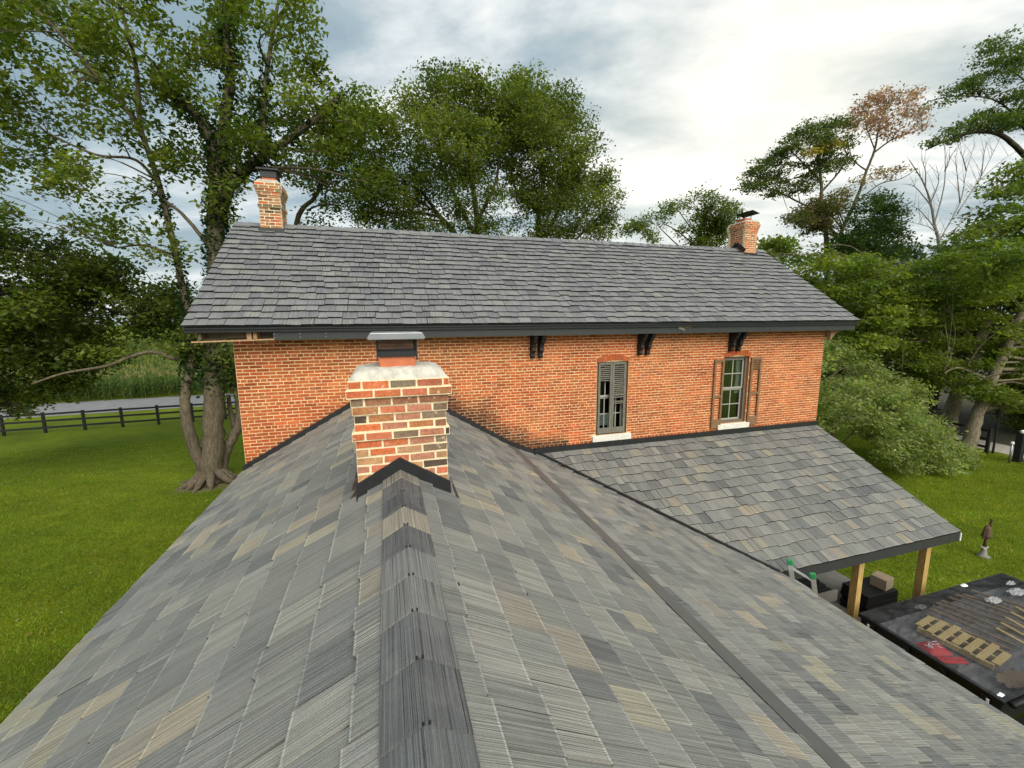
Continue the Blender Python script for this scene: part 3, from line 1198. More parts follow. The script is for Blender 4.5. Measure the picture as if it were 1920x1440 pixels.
wing = empty('house_wing', (1.9, 2.5, 0), label='lower rear wing roofed in grey and tan shingles with a ridge line of folded caps', cat='house wing')

# left end chimney of the main house
CO2 = 0.0655
ch, zt = chimney(house, -2.60, -2.15, 11.12, 11.74, 9.0, 17, CO2, 0.205, {13: .02, 14: .045, 15: .06, 16: .04, 8: .0, 9: .022}, 'oobtcgdrtg', joint=.017)
obj('crown', MB().prism([(-2.63, zt), (-2.12, zt), (-2.18, zt + .06), (-2.57, zt + .06)], 'y', 11.10, 11.76), 'crown', ch, bevel=.01)
obj('flue', MB().box(-2.52, -2.23, 11.25, 11.6, zt + .05, zt + .17), 'clay', ch, bevel=.01)
obj('chimney_cap', MB().box(-2.54, -2.21, 11.23, 11.62, zt + .15, zt + .30).box(-2.60, -2.15, 11.17, 11.68, zt + .30, zt + .33), 'black_metal', ch)
obj('flashing', MB().box(-2.635, -2.115, 11.07, 11.115, 8.98, 9.13), 'fascia', ch)
# right end chimney
ch, zt = chimney(house, 11.10, 11.58, 11.10, 11.80, 8.95, 17, CO2, 0.205, {12: .012, 13: .02, 14: .04, 15: .05, 16: .03}, 'oooorrcoocb', joint=.017)
obj('crown', MB().prism([(11.07, zt), (11.61, zt), (11.54, zt + .05), (11.14, zt + .05)], 'y', 11.08, 11.82), 'crown', ch, bevel=.01)
obj('flue', MB().box(11.2, 11.48, 11.27, 11.62, zt + .04, zt + .15), 'clay', ch, bevel=.01)
cp_ = MB()
cp_.prism([(11.05, zt + .29), (11.34, zt + .37), (11.63, zt + .29), (11.63, zt + .275), (11.34, zt + .345), (11.05, zt + .275)], 'y', 11.12, 11.76)
for xx in (11.22, 11.46):
    for yy in (11.29, 11.60):
        cp_.box(xx - .008, xx + .008, yy - .008, yy + .008, zt + .1, zt + .31)
obj('chimney_cap', cp_, 'black_metal', ch)
fl = MB()
fl.box(11.09, 11.60, 11.06, 11.098, 8.98, 9.10)
for s in (-1, 1):
    fl.bar((11.088, RIDGE_Y, RIDGE_Z + .16), (11.088, RIDGE_Y + s * .36, RIDGE_Z - .10), .02, .13, up=(0, -s * sl_, 1))
obj('flashing', fl, 'black_metal', ch)

# ------------------------------------------------------------------ the wing
WY0, WY1 = -3.2, 8.58
wbk = MB()
wbk.add([(WL_X + .3, WY0 + .3, 0), (WE_X - .4, WY0 + .3, 0), (WE_X - .4, 5.1, 0), (3.0, 8.55, 0), (WL_X + .3, 8.55, 0),
         (WL_X + .3, WY0 + .3, 4.2), (WE_X - .4, WY0 + .3, 2.4), (WE_X - .4, 5.1, 2.4), (3.0, 8.55, 3.7), (WL_X + .3, 8.55, 4.2)],
        [(0, 1, 6, 5), (1, 2, 7, 6), (2, 3, 8, 7), (4, 0, 5, 9)], (0.6, 0.3, 0.22))
obj('wall', wbk, 'mortar', wing)
dk = MB()
t = 0.09
dk.prism([(WL_X + .02, WL_Z), (WR_X, WR_Z - .005), (WS_X, WS_Z), (WE_X - .02, WE_Z), (WE_X - .02, WE_Z - t), (WS_X, WS_Z - t * 1.2), (WR_X, WR_Z - t * 1.3), (WL_X + .02, WL_Z - t)], 'y', WY0, 5.15, (1, 1, 1))
wroof = obj('roof', dk, 'black_metal', wing)
dk = MB()
dk.prism([(WL_X + .02, WL_Z - .001), (WR_X, WR_Z - .006), (WS_X, WS_Z - .001), (3.15, wing_z(3.15) - .001), (3.15, 3.7), (WS_X, 3.9), (WR_X, WR_Z - .3), (WL_X + .02, WL_Z - t)], 'y', 5.15, 8.59)
VX = lambda y: 3.1 + (8.6 - y) * (WE_X - 3.1) / (8.6 - PE_Y)
dk.add([(3.15, 5.15, wing_z(3.15) - .001), (WE_X - .02, 5.15, WE_Z), (3.15, 8.58, wing_z(3.15) - .001)], [(0, 1, 2)])
obj('roof_deck', dk, 'black_metal', wroof)
WCOL = [(0.180, 0.183, 0.176), (0.215, 0.216, 0.202), (0.160, 0.165, 0.162), (0.235, 0.232, 0.214), (0.140, 0.145, 0.145), (0.190, 0.195, 0.184), (0.170, 0.172, 0.168), (0.215, 0.210, 0.196),
        (0.195, 0.198, 0.192), (0.175, 0.180, 0.172), (0.290, 0.258, 0.205), (0.255, 0.242, 0.192), (0.120, 0.125, 0.128), (0.242, 0.224, 0.190)]
EXP_W = 0.252
WCOL = [tuple(min(.5, a * k) for a, k in zip(c, (1.07, 1.06, 1.01))) for c in WCOL]
wv = shingle_variants((0.15, 0.17, 0.225, 0.225, 0.29), WCOL, EXP_W * 1.3, 0.024)


TAN = True


def patchy(k, x):
    """tan and dark shingles come in loose groups"""
    s = math.sin(k * 1.7 + x * 1.3) + math.sin(x * 2.9 - k * 0.8)
    wi = random.randrange(5 if len(wv) > 3 * len(WCOL) else 3)
    r = random.random()
    if s > (0.5 if TAN else 1.1) and r < (0.38 if TAN else 0.26):
        ci = random.choice((10, 11, 13))
    elif s < -1.1 and r < 0.35:
        ci = random.choice((4, 12, 2))
    elif r < 0.05:
        ci = random.choice((10, 11, 12, 13))
    else:
        ci = random.randrange(10)
    return wi * len(WCOL) + ci


def slope_items(xe, ze, xr, zr, skip=None, down_side=1, y0=WY0, y1=WY1):
    v = Vector((xr - xe, 0, zr - ze))
    L = v.length
    v.normalize()
    if xe > xr:
        u, o = Vector((0, 1, 0)), Vector((xe, y0, ze))
        n = u.cross(v)
    else:
        u, o = Vector((0, -1, 0)), Vector((xe, y1, ze))
        n = u.cross(v)
    rows = max(1, round(L / EXP_W))
    return lay(o, u, v, n.normalized(), y1 - y0, rows, L / rows, wv, 0.022, skip, 0.004, patchy)


items = slope_items(WL_X, WL_Z, WR_X, WR_Z)
TAN = False
items += slope_items(WS_X - 0.09, wing_z(WS_X - 0.09), WR_X, WR_Z)
items += slope_items(WE_X, WE_Z, WS_X, WS_Z, skip=lambda p: p.y > 5.0 and p.x > VX(p.y) + 0.35)
pieces('shingle', items, wv, 'shingle', wroof, 300, SHF, rest_name='shingle_field')

# ridge caps of the wing
slL = (WR_Z - WL_Z) / (WR_X - WL_X)
slR = (WR_Z - WS_Z) / (WS_X - WR_X)
CAPC = [(0.108, 0.111, 0.112), (0.130, 0.133, 0.133), (0.185, 0.185, 0.178), (0.275, 0.245, 0.198), (0.125, 0.130, 0.130), (0.18, 0.18, 0.172), (0.225, 0.208, 0.175), (0.085, 0.088, 0.093)]
cv = cap_variants(CAPC, 0.142, 0.36, slL, slR, 0.022)
# order read from the photograph, from the foot of the picture to the chimney
seq = [1, 4, 0, 1, 5, 2, 0, 3, 7, 0, 6, 3]
items = []
y = 0.345 - 3 * 0.252
k = 0
ys_list = [0.60 + 0.262 * i for i in range(-12, 12)]
for i, y in enumerate(ys_list):
    if y > 3.30:
        break
    vi = seq[(i - 12) % len(seq)] if i >= 11 else random.randrange(8)
    items.append((vi, Matrix.Translation((WR_X, y, WR_Z + 0.020)) @ Matrix.Rotation(R(0.0), 4, 'X')))
for i in range(20):
    y = 4.25 + i * 0.262
    if y > 8.3: break
    items.append((random.randrange(8), Matrix.Translation((WR_X, y, WR_Z + 0.020))))
pieces('ridge_cap', items, cv, 'shingle', wroof, 300, CAPF)
# little dark nail slots at the crest of each cap
for i, y in enumerate(ys_list):
    if 0.5 < y < 3.2:
        for s in (-1, 1):
            mb = MB().box(WR_X + s * .010 - .004, WR_X + s * .010 + .004, y - .0025, y + .001, WR_Z + .026, WR_Z + .0385)
            obj('nail_slot', mb, 'black_metal', wroof)
# black spacer tabs between shingles beside the ridge
tabs = MB()
for i in range(34):
    y = 0.75 + 0.21 * i + random.uniform(-.05, .05)
    for side in (-1, 1):
        x = WR_X + side * (0.23 + 0.252 * random.choice((0, 0, 1, 1, 2, 3)) * 0.86) + random.uniform(-.01, .01)
        zz_ = wing_z(x) + 0.018
        s_ = random.uniform(.005, .009)
        tabs.box(x - s_, x + s_, y - s_, y + s_, zz_ - .01, zz_ + .006)
obj('spacer_tabs', tabs, 'black_metal', wroof, kind='stuff')

# metal strip where the slope changes
st = MB()
for (ya, yb, dz) in ((WY0, 1.35, 0), (1.33, 3.9, .003), (3.88, 8.55, 0)):
    a, b = WS_X - .10, WS_X + .135
    st.add([(a, ya, wing_z(a) + .040 + dz), (WS_X, ya, WS_Z + .036 + dz), (b, ya, wing_z(b) + .030 + dz), (a, yb, wing_z(a) + .040 + dz), (WS_X, yb, WS_Z + .036 + dz), (b, yb, wing_z(b) + .030 + dz),
            (a, ya, wing_z(a)), (b, ya, wing_z(b)), (a, yb, wing_z(a)), (b, yb, wing_z(b))],
           [(0, 1, 4, 3), (1, 2, 5, 4), (0, 3, 8, 6), (2, 7, 9, 5), (0, 6, 7, 2, 1), (3, 4, 5, 9, 8)])
    obj('metal_strip', st, 'strip', wroof)
    st = MB()
# eave trim
obj('drip_edge', MB().box(WL_X - .012, WL_X + .018, WY0, 8.55, WL_Z - .075, WL_Z - .008), 'fascia', wing)
obj('drip_edge', MB().box(WE_X - .018, WE_X + .014, WY0, 5.22, WE_Z - .12, WE_Z - .008), 'black_metal', wing)

# black wall flashing along the brick wall
fl = MB()
path = [(WL_X + .0, WL_Z), (WR_X, WR_Z), (WS_X, WS_Z), (3.12, wing_z(3.12))]
for (xa, za), (xb, zb) in zip(path[:-1], path[1:]):
    fl.add([(xa, 8.53, za - .02), (xb, 8.53, zb - .02), (xb, 8.53, zb + .115), (xa, 8.53, za + .115), (xa, 8.60, za - .02), (xb, 8.60, zb - .02), (xb, 8.592, zb + .125), (xa, 8.592, za + .125)],
           [(0, 1, 2, 3), (7, 6, 5, 4), (0, 4, 5, 1), (3, 2, 6, 7), (0, 3, 7, 4), (1, 5, 6, 2)])
obj('wall_flashing', fl, 'black_metal', wing)
# valley flashing between wing and porch roofs
vf = MB()
a, b = Vector((3.1, 8.58, PT_Z - .02)), Vector((WE_X - .02, PE_Y - .02, PE_Z))
d_ = (b - a).normalized()
sd_ = Vector((d_.y, -d_.x, 0)).normalized()
vf.bar(a + Vector((0, 0, .055)) - sd_ * .01, b + Vector((0, 0, .045)) - sd_ * .01, .06, .035)
obj('valley_flashing', vf, 'black_metal', wing)

# wing chimney
CHY = 3.42
front = {0: 'ptp', 1: 'tbtg', 2: 'ptcp', 3: 'rpgt', 4: 'tppr', 5: 'prtd', 6: 'trpt', 7: 'totg', 8: 'oopg', 9: 'orgp', 10: 'opcb', 11: 'dcpg', 12: 'crpg', 13: 'gbbb', 14: 'oorc', 15: 'oogr'}
# corbelled courses near the top, a single belt lower down
NCO, CCO = 16, 0.0690
ch, zt = chimney(wing, -0.275, 0.455, CHY, CHY + 0.62, 5.445, NCO, CCO, 0.2085, {9: .022, 12: .012, 13: .018, 14: .045, 15: .028}, 'ooprbtgcpd', front)
cr = MB()
ny, nx = 16, 22
vs_, fs_ = [], []
for i in range(nx + 1):
    for j in range(ny + 1):
        u, v = i / nx * 2 - 1, j / ny * 2 - 1
        e = max(abs(u), abs(v))
        h = 0.092 * max(0, 1 - abs(u) ** 6) ** .45 * max(0, 1 - abs(v) ** 6) ** .45
        vs_.append((0.09 + u * .385, CHY + .31 + v * .325, zt - .004 + h + random.uniform(-.004, .004) * (e < .98)))
for i in range(nx):
    for j in range(ny):
        a_ = i * (ny + 1) + j
        fs_.append((a_, a_ + ny + 1, a_ + ny + 2, a_ + 1))
cr.add(vs_, fs_)
obj('crown', cr, 'crown', ch, smooth=True)
FX0, FX1, FYA, FYB = -0.06, 0.225, CHY + .14, CHY + .50
zc = zt + .085
obj('flue', MB().box(FX0, FX1, FYA, FYB, zc - .05, zc + .10), 'clay', ch, bevel=.008)
cap = MB()
cap.box(FX0 - .015, FX1 + .015, FYA - .015, FYB + .015, zc + .082, zc + .125)
for xx in (FX0 - .02, FX1 + .008):
    for yy in (FYA - .02, FYB + .008):
        cap.box(xx, xx + .012, yy, yy + .012, zc + .05, zc + .25)
cap_o = obj('chimney_cap', cap, 'black_metal', ch)
scr = MB()
for (ax, c0, c1, fix) in (('x', FX0, FX1, FYA - .008), ('x', FX0, FX1, FYB + .008), ('y', FYA, FYB, FX0 - .008), ('y', FYA, FYB, FX1 + .008)):
    n = 13
    za, zb = zc + .11, zc + .235
    step = (c1 - c0) / n
    for k in range(-5, n + 1):
        for s in (1, -1):
            p0 = c0 + k * step if s > 0 else c1 - k * step
            p1 = p0 + s * 5 * step
            t0, t1 = 0.0, 1.0
            lo, hi = min(c0, c1), max(c0, c1)
            if s > 0:
                t0 = max(0, (lo - p0) / (p1 - p0)); t1 = min(1, (hi - p0) / (p1 - p0))
            else:
                t0 = max(0, (hi - p0) / (p1 - p0)); t1 = min(1, (lo - p0) / (p1 - p0))
            if t1 <= t0: continue
            A = (p0 + (p1 - p0) * t0, za + (zb - za) * t0)
            B = (p0 + (p1 - p0) * t1, za + (zb - za) * t1)
            if ax == 'x':
                scr.bar((A[0], fix, A[1]), (B[0], fix, B[1]), .004)
            else:
                scr.bar((fix, A[0], A[1]), (fix, B[0], B[1]), .004)
obj('mesh_screen', scr, 'black_metal', cap_o)
hd = MB()
zh = zc + .235
hd.prism([(FX0 - .085, zh), (FX0 - .06, zh + .045), (FX1 + .06, zh + .045), (FX1 + .085, zh), (FX1 + .075, zh - .012), (FX0 - .075, zh - .012)], 'y', FYA - .085, FYB + .085)
obj('hood', hd, 'galv', cap_o, bevel=.006)
# folded saddle flashing in front of the chimney
fl = MB()
yf = CHY - .012
ap = WR_Z + .135
lx, rx = -.285, .468
lo = lambda x: wing_z(x) + .012
poly = [(lx, lo(lx)), (WR_X, lo(WR_X) + .01), (rx, lo(rx)), (rx, lo(rx) + .125), (WR_X, ap), (lx, lo(lx) + .125)]
fl.prism(poly, 'y', yf - .012, yf + .01)
obj('saddle_flashing', fl, 'black_metal', wing)
for (xa, xb) in ((lx - .06, lx + .01), (rx - .01, rx + .07)):
    fl = MB()
    fl.add([(xa, CHY - .10, lo(xa) + .014), (xb, CHY - .10, lo(xb) + .014), (xb, CHY + .7, lo(xb) + .014), (xa, CHY + .7, lo(xa) + .014)], [(0, 1, 2, 3)])
    obj('step_flashing', fl, 'fascia', wing)

# ------------------------------------------------------------------ porch
porch = empty('porch', (9.3, 6.9, 0), label='shed roofed porch on yellow timber posts against the brick wall', cat='porch')
pv = Vector((0, 8.6 - PE_Y, PT_Z - PE_Z))
PL = pv.length
pv.normalize()
pn = Vector((1, 0, 0)).cross(pv).normalized()
dk = MB()
dk.add([(WE_X - .1, PE_Y + .02, PE_Z - .004), (PX1 - .02, PE_Y + .02, PE_Z - .004), (PX1 - .02, 8.58, PT_Z - .004), (3.1, 8.58, PT_Z - .004),
        (WE_X - .1, PE_Y + .02, PE_Z - .10), (PX1 - .02, PE_Y + .02, PE_Z - .10), (PX1 - .02, 8.58, PT_Z - .10), (3.1, 8.58, PT_Z - .10)],
       [(0, 1, 2, 3), (4, 5, 6, 7), (0, 1, 5, 4), (1, 2, 6, 5), (2, 3, 7, 6), (3, 0, 4, 7)])
proof = obj('roof', dk, 'beam', porch)
PROWS = round(PL / 0.252)
wvp = shingle_variants((0.15, 0.17, 0.225, 0.225, 0.29), [tuple(a * .86 for a in c) for c in WCOL], EXP_W * 1.3, 0.030)
items = lay(Vector((3.1, PE_Y, PE_Z)), Vector((1, 0, 0)), pv, pn, PX1 - 3.1, PROWS, PL / PROWS, wvp, 0.03, lambda p: p.x < VX(p.y) - 0.25, 0.004, patchy)
pieces('shingle', items, wvp, 'shingle', proof, 300, SHF, rest_name='shingle_field')
obj('wall_flashing', MB().box(3.08, PX1 + .02, 8.52, 8.597, PT_Z - .01, PT_Z + .10), 'black_metal', porch)
obj('fascia', MB().box(WE_X + .05, PX1, PE_Y - .002, PE_Y + .018, PE_Z - .20, PE_Z - .012), 'fascia', porch)
rk = MB()
rk.add([(PX1, PE_Y, PE_Z - .19), (PX1, 8.59, PT_Z - .19), (PX1, 8.59, PT_Z - .01), (PX1, PE_Y, PE_Z - .01), (PX1 + .018, PE_Y, PE_Z - .19), (PX1 + .018, 8.59, PT_Z - .19), (PX1 + .018, 8.59, PT_Z - .01), (PX1 + .018, PE_Y, PE_Z - .01)],
       [(0, 1, 2, 3), (4, 5, 6, 7), (0, 1, 5, 4), (3, 2, 6, 7), (0, 3, 7, 4), (1, 2, 6, 5)])
obj('rake_trim', rk, 'fascia', porch)
obj('drip_edge', MB().box(PX1 - .005, PX1 + .024, PE_Y - .02, PE_Y - .003, PE_Z - .195, PE_Z - .02), 'white_plastic', porch)
obj('beam', MB().box(WE_X + .2, PX1 - .1, 5.40, 5.54, PE_Z - .30, PE_Z - .11), 'beam', porch)
for x in (7.02, 8.86, 10.86):
    obj('post', MB().box(x, x + .14, 5.40, 5.54, 0.1, PE_Z - .302), 'post', porch, bevel=.006)
obj('slab', MB().box(6.3, 11.6, 5.2, 8.58, 0, .1), 'slab', porch)

# ------------------------------------------------------------------ things under and beside the porch
def boxthing(name, x0, x1, y0, y1, z0, z1, mat, label, cat, rz=0, bevel=.006, group=None):
    cx, cy = (x0 + x1) / 2, (y0 + y1) / 2
    b = MB().box(x0 - cx, x1 - cx, y0 - cy, y1 - cy, 0, z1 - z0)
    o = obj(name, b, mat, None, bevel=bevel, label=label, cat=cat, group=group)
    o.matrix_basis = Matrix.Translation((cx, cy, z0)) @ Matrix.Rotation(rz, 4, 'Z')
    WM[o.name] = o.matrix_basis.copy()
    return o


# stack of dark shingle bundles
zz0 = .104
for k in range(6):
    boxthing('shingle_bundle', 10.3 + random.uniform(-.03, .03), 11.28 + random.uniform(-.03, .03), 6.0 + random.uniform(-.02, .02), 6.6, zz0, zz0 + .093, 'black_paint',
             ['lowest dark shingle bundle on the porch slab under the box', 'dark shingle bundle second up from the porch slab', 'dark shingle bundle third up from the porch slab', 'dark shingle bundle fourth up from the porch slab', 'dark shingle bundle fifth up, second below the cardboard box', 'topmost dark shingle bundle directly under the cardboard box'][k], 'bundle', random.uniform(-.03, .03), group='bundles stacked under the box')
    zz0 += .095
cb = boxthing('cardboard_box', 10.88, 11.22, 6.08, 6.40, zz0 + .002, zz0 + .26, 'card', 'closed brown cardboard box on top of the dark bundle stack', 'box', 0.15)
obj('tape', MB().box(11.03, 11.07, 6.075, 6.405, zz0 + .2605, zz0 + .2625), 'plank', cb)
boxthing('plywood_sheet', 9.4, 11.4, 5.56, 5.95, .104, .124, 'plywood', 'brown plywood sheet lying flat behind the porch posts', 'plywood', 0.03)
boxthing('plank', 10.2, 11.4, 5.60, 5.72, .125, .165, 'plank', 'pale new plank lying on the plywood sheet', 'plank', 0.25)
for k in range(4):
    boxthing('board', 7.35, 9.9, 6.55 + .12 * k, 6.66 + .12 * k, .11, .62 + .02 * k, 'black_paint', ['dark board on edge right behind the wide grey board', 'second dark board on edge behind the wide grey board', 'third dark board on edge behind the wide grey board', 'last dark board on edge behind the wide grey board'][k], 'board', 0.02 * k, group='dark boards on edge')
boxthing('board', 7.35, 9.85, 6.38, 6.43, .45, .72, 'slab', 'wide grey board leaning in front of the dark boards', 'board', 0.0)
boxthing('cooler', 8.1, 8.7, 7.2, 7.6, .104, .55, 'white_plastic', 'small white cooler box behind the dark boards', 'cooler', 0.2, 0.02)
boxthing('offcut', 7.85, 7.97, 5.5, 5.62, .104, .30, 'white_plastic', 'short white offcut standing near the ladder foot', 'offcut', 0.4)

# ladder against the wing eave
lad = empty('ladder', (7.6, 5.05, 0), label='aluminium extension ladder with green tips leaning at the wing eave', cat='ladder')
tl, tr_ = Vector((6.585, 5.02, 2.80)), Vector((7.06, 4.98, 2.55))
tl = at_y(1481, 1054, 5.10)
tr_ = at_y(1524, 1080, 4.90)
dirv = Vector((0.30, 0.02, -1.0)).normalized()
for p in (tl, tr_):
    L_ = p.z / -dirv.z
    r_ = obj('rail', MB().bar(p, p + dirv * L_, .035, .075, up=(tr_ - tl)), 'alu', lad, bevel=.004)
    obj('tip', MB().bar(p - dirv * .06, p + dirv * .055, .05, .09, up=(tr_ - tl)), 'green_plastic', lad, bevel=.012)
for k in range(8):
    o_ = dirv * (.11 + .25 * k)
    if (tl + o_).z < .15 or (tr_ + o_).z < .15: break
    obj('rung', MB().bar(tl + o_, tr_ + o_, .032, .032), 'alu', lad)

# dump trailer with its tarp and load
TZ = 1.42
TX0, TX1, TY0, TY1 = 8.42, 12.75, 3.08, 5.0
tr = empty('dump_trailer', ((TX0 + TX1) / 2, (TY0 + TY1) / 2, 0), label='black steel dump trailer parked beside the porch', cat='trailer')
obj('floor', MB().box(TX0, TX1, TY0, TY1, .55, .62), 'trailer', tr)
for (nm, a) in (('side_panel', (TX0, TX0 + .05, TY0, TY1)), ('side_panel', (TX1 - .05, TX1, TY0, TY1)), ('side_panel', (TX0 + .052, TX1 - .052, TY0, TY0 + .05)), ('side_panel', (TX0 + .052, TX1 - .052, TY1 - .05, TY1))):
    obj(nm, MB().box(*a, .62, TZ - .05), 'trailer', tr)
rail = MB()
rail.box(TX0 - .03, TX0 + .06, TY0 - .03, TY1 + .03, TZ - .05, TZ + .01)
rail.box(TX1 - .06, TX1 + .03, TY0 - .03, TY1 + .03, TZ - .05, TZ + .01)
rail.box(TX0 + .06, TX1 - .06, TY0 - .03, TY0 + .06, TZ - .05, TZ + .01)
rail.box(TX0 + .06, TX1 - .06, TY1 - .06, TY1 + .03, TZ - .05, TZ + .01)
obj('top_rail', rail, 'trailer', tr, bevel=.008)
for y in (3.25, 3.75, 4.25, 4.80):
    obj('side_post', MB().box(TX0 - .06, TX0 - .002, y - .035, y + .035, .5, TZ - .052), 'trailer', tr)
for y in (3.20, 4.83):
    obj('tie_strap', MB().box(TX0 - .072, TX0 - .062, y - .012, y + .018, TZ - .36, TZ - .06), 'white_plastic', tr)
fd = MB()
n = 12
for k in range(n):
    a0, a1 = math.pi * k / n, math.pi * (k + 1) / n
    r = .46
    fd.add([(TX0 - .16, 3.62 + r * math.cos(a0), .62 + r * math.sin(a0)), (TX0 - .16, 3.62 + r * math.cos(a1), .62 + r * math.sin(a1)), (TX0 - .062, 3.62 + r * math.cos(a1), .62 + r * math.sin(a1)), (TX0 - .062, 3.62 + r * math.cos(a0), .62 + r * math.sin(a0))], [(0, 1, 2, 3)])
obj('fender', fd, 'rubber', tr)
for (x, y) in ((TX0 - .16, 3.62), (TX0 - .16, 4.45), (TX1 + .0, 3.62), (TX1 + .0, 4.45)):
    w = MB()
    pr = [(.10, 0), (.33, .01), (.37, .05), (.37, .15), (.33, .19), (.10, .2)]
    vs_, fs_ = [], []
    for r_, t_ in pr:
        for k in range(20):
            a_ = 2 * math.pi * k / 20
            vs_.append((x + t_ - .02, y + r_ * math.cos(a_), .37 + r_ * math.sin(a_)))
    for i in range(len(pr) - 1):
        for k in range(20):
            fs_.append((i * 20 + k, i * 20 + (k + 1) % 20, (i + 1) * 20 + (k + 1) % 20, (i + 1) * 20 + k))
    fs_.append(tuple(range(20))[::-1]); fs_.append(tuple(100 + k for k in range(20)))
    w.add(vs_, fs_)
    obj('wheel', w, 'rubber', tr, smooth=True)
# tongue and jack at the near end
tg = MB()
tg.bar((TX0 + .5, TY0, .55), (TX0 + 1.6, TY0 - 1.3, .52), .1)
tg.bar((TX1 - .5, TY0, .55), (TX0 + 1.7, TY0 - 1.3, .52), .1)
obj('tongue', tg, 'trailer', tr)
rl = MB()
rl.tube([(TX0 + .02, TY0 - .09, TZ + .015), (TX1 - .05, TY0 - .09, TZ + .015)], [.045, .045], 12)
obj('tarp_roller', rl, 'trailer', tr, smooth=True)
rl = MB().box(TX0 - .02, TX1, TY0 - .34, TY0 - .05, TZ - .42, TZ - .36)
obj('step_rail', rl, 'trailer', tr)

# tarp
NXT, NYT = 44, 26
vs_, fs_ = [], []
for i in range(NXT + 1):
    for j in range(NYT + 1):
        u, v = i / NXT, j / NYT
        x = TX0 - .025 + (TX1 - TX0 + .05) * u
        y = TY0 - .03 + (TY1 - TY0 + .06) * v
        e = min(u, 1 - u, 1) * min(v, 1 - v) * 8
        e = min(1, e)
        sag = .02 * e - .035 * e * (0.5 + .5 * math.sin(u * 7 + v * 3)) + .012 * e * math.sin(u * 23 + 9 * v) + .008 * math.sin(u * 41 - v * 17) * e
        vs_.append((x, y, TZ + .022 + sag))
for i in range(NXT):
    for j in range(NYT):
        a_ = i * (NYT + 1) + j
        fs_.append((a_, a_ + NYT + 1, a_ + NYT + 2, a_ + 1))
tb = MB()
tb.add(vs_, fs_)
obj('mesh_tarp', tb, 'tarp', None, smooth=True, label='black mesh tarp stretched over the dump trailer load', cat='tarp')

ZL = TZ - .10
# pallet seen through the tarp
pa = at_z(1735, 1165, ZL)
pb = at_z(1878, 1235, ZL)
pal = empty('pallet', tuple((pa + pb) / 2 - Vector((0, 0, .1))), label='yellowish wooden pallet showing through the trailer tarp', cat='pallet')
ax = Vector((pb.x - pa.x, pb.y - pa.y, 0))
PLn = ax.length
ax.normalize()
pe = Vector((-ax.y, ax.x, 0))
for k in range(7):
    c = pa + ax * (PLn * k / 6.0)
    ln = .50 + .10 * (k % 3)
    obj('slat', MB().bar(c - pe * (ln * .5), c + pe * (ln * .5), .095, .02), 'pallet', pal)
for s in (-.35, 0, .35):
    obj('stringer', MB().bar(pa + pe * s * .8 - Vector((0, 0, .056)), pb + pe * s * .8 - Vector((0, 0, .056)), .04, .09), 'pallet', pal)
# red bag with pale print
bc = at_z(1752, 1212, ZL + .02)
bag = MB()
vs_, fs_ = [], []
for i in range(11):
    for j in range(9):
        u, v = i / 10 * 2 - 1, j / 8 * 2 - 1
        h = .07 * (1 - u ** 4) * (1 - v ** 4) + random.uniform(-.006, .006)
        vs_.append((bc.x + u * .20 + v * .05, bc.y + v * .15 - u * .05, bc.z - .05 + h))
for i in range(10):
    for j in range(8):
        a_ = i * 9 + j
        fs_.append((a_, a_ + 9, a_ + 10, a_ + 1))
bag.add(vs_, fs_)
bago = obj('red_bag', bag, 'red_bag', None, smooth=True, label='crumpled red bag with white print under the tarp', cat='bag')
pm = MB()
for (a_, b_) in (((-.15, .06), (-.10, -.04)), ((-.10, -.04), (-.04, .07)), ((-.15, .0), (-.06, .05)), ((.0, .09), (.05, -.08)), ((-.02, .02), (.12, .0)), ((.06, .07), (.15, .05))):
    pm.bar((bc.x + a_[0], bc.y + a_[1], bc.z + .022), (bc.x + b_[0], bc.y + b_[1], bc.z + .022), .016, .004)
obj('print', pm, 'white_plastic', bago)
bc2 = at_z(1785, 1238, ZL + .01)
bw = MB().bar(bc2 - Vector((.22, -.08, 0)), bc2 + Vector((.20, -.07, 0)), .13, .05)
obj('red_wrapper', bw, 'red_bag', None, bevel=.02, label='flattened red wrapper strip beside the red bag', cat='wrapper')
# long dark boards and mixed debris
dcount = 0
for k in range(9):
    p0 = at_z(1735 + 7 * k, 1150 - 6.5 * k, ZL - .03)
    p1 = at_z(1895 + 9 * k, 1215 - 7.5 * k, ZL - .03)
    b = MB().bar(p0 + Vector((0, 0, random.uniform(-.03, .03))), p1 + Vector((0, 0, random.uniform(-.03, .03))), random.uniform(.05, .08), .03)
    obj('debris_board', b, 'debris', None, label=['first','second','third','fourth','fifth','sixth','seventh','eighth','ninth'][k] + ' long brown scrap board behind the pallet under the tarp', cat='board', group='scrap boards in the trailer')
for q in range(5):
    p0 = at_z(1868 + 9 * q, 1178 - 10 * q, ZL + .0)
    p1 = at_z(1935 + 9 * q, 1215 - 10 * q, ZL + .0)
    obj('pale_board', MB().bar(p0, p1, .06, .03), 'pallet', None, label=['first','second','third','fourth','fifth','sixth','seventh','eighth','ninth'][q] + ' short pale board counted from the scrap boards in the trailer', cat='board', group='pale boards in the trailer')


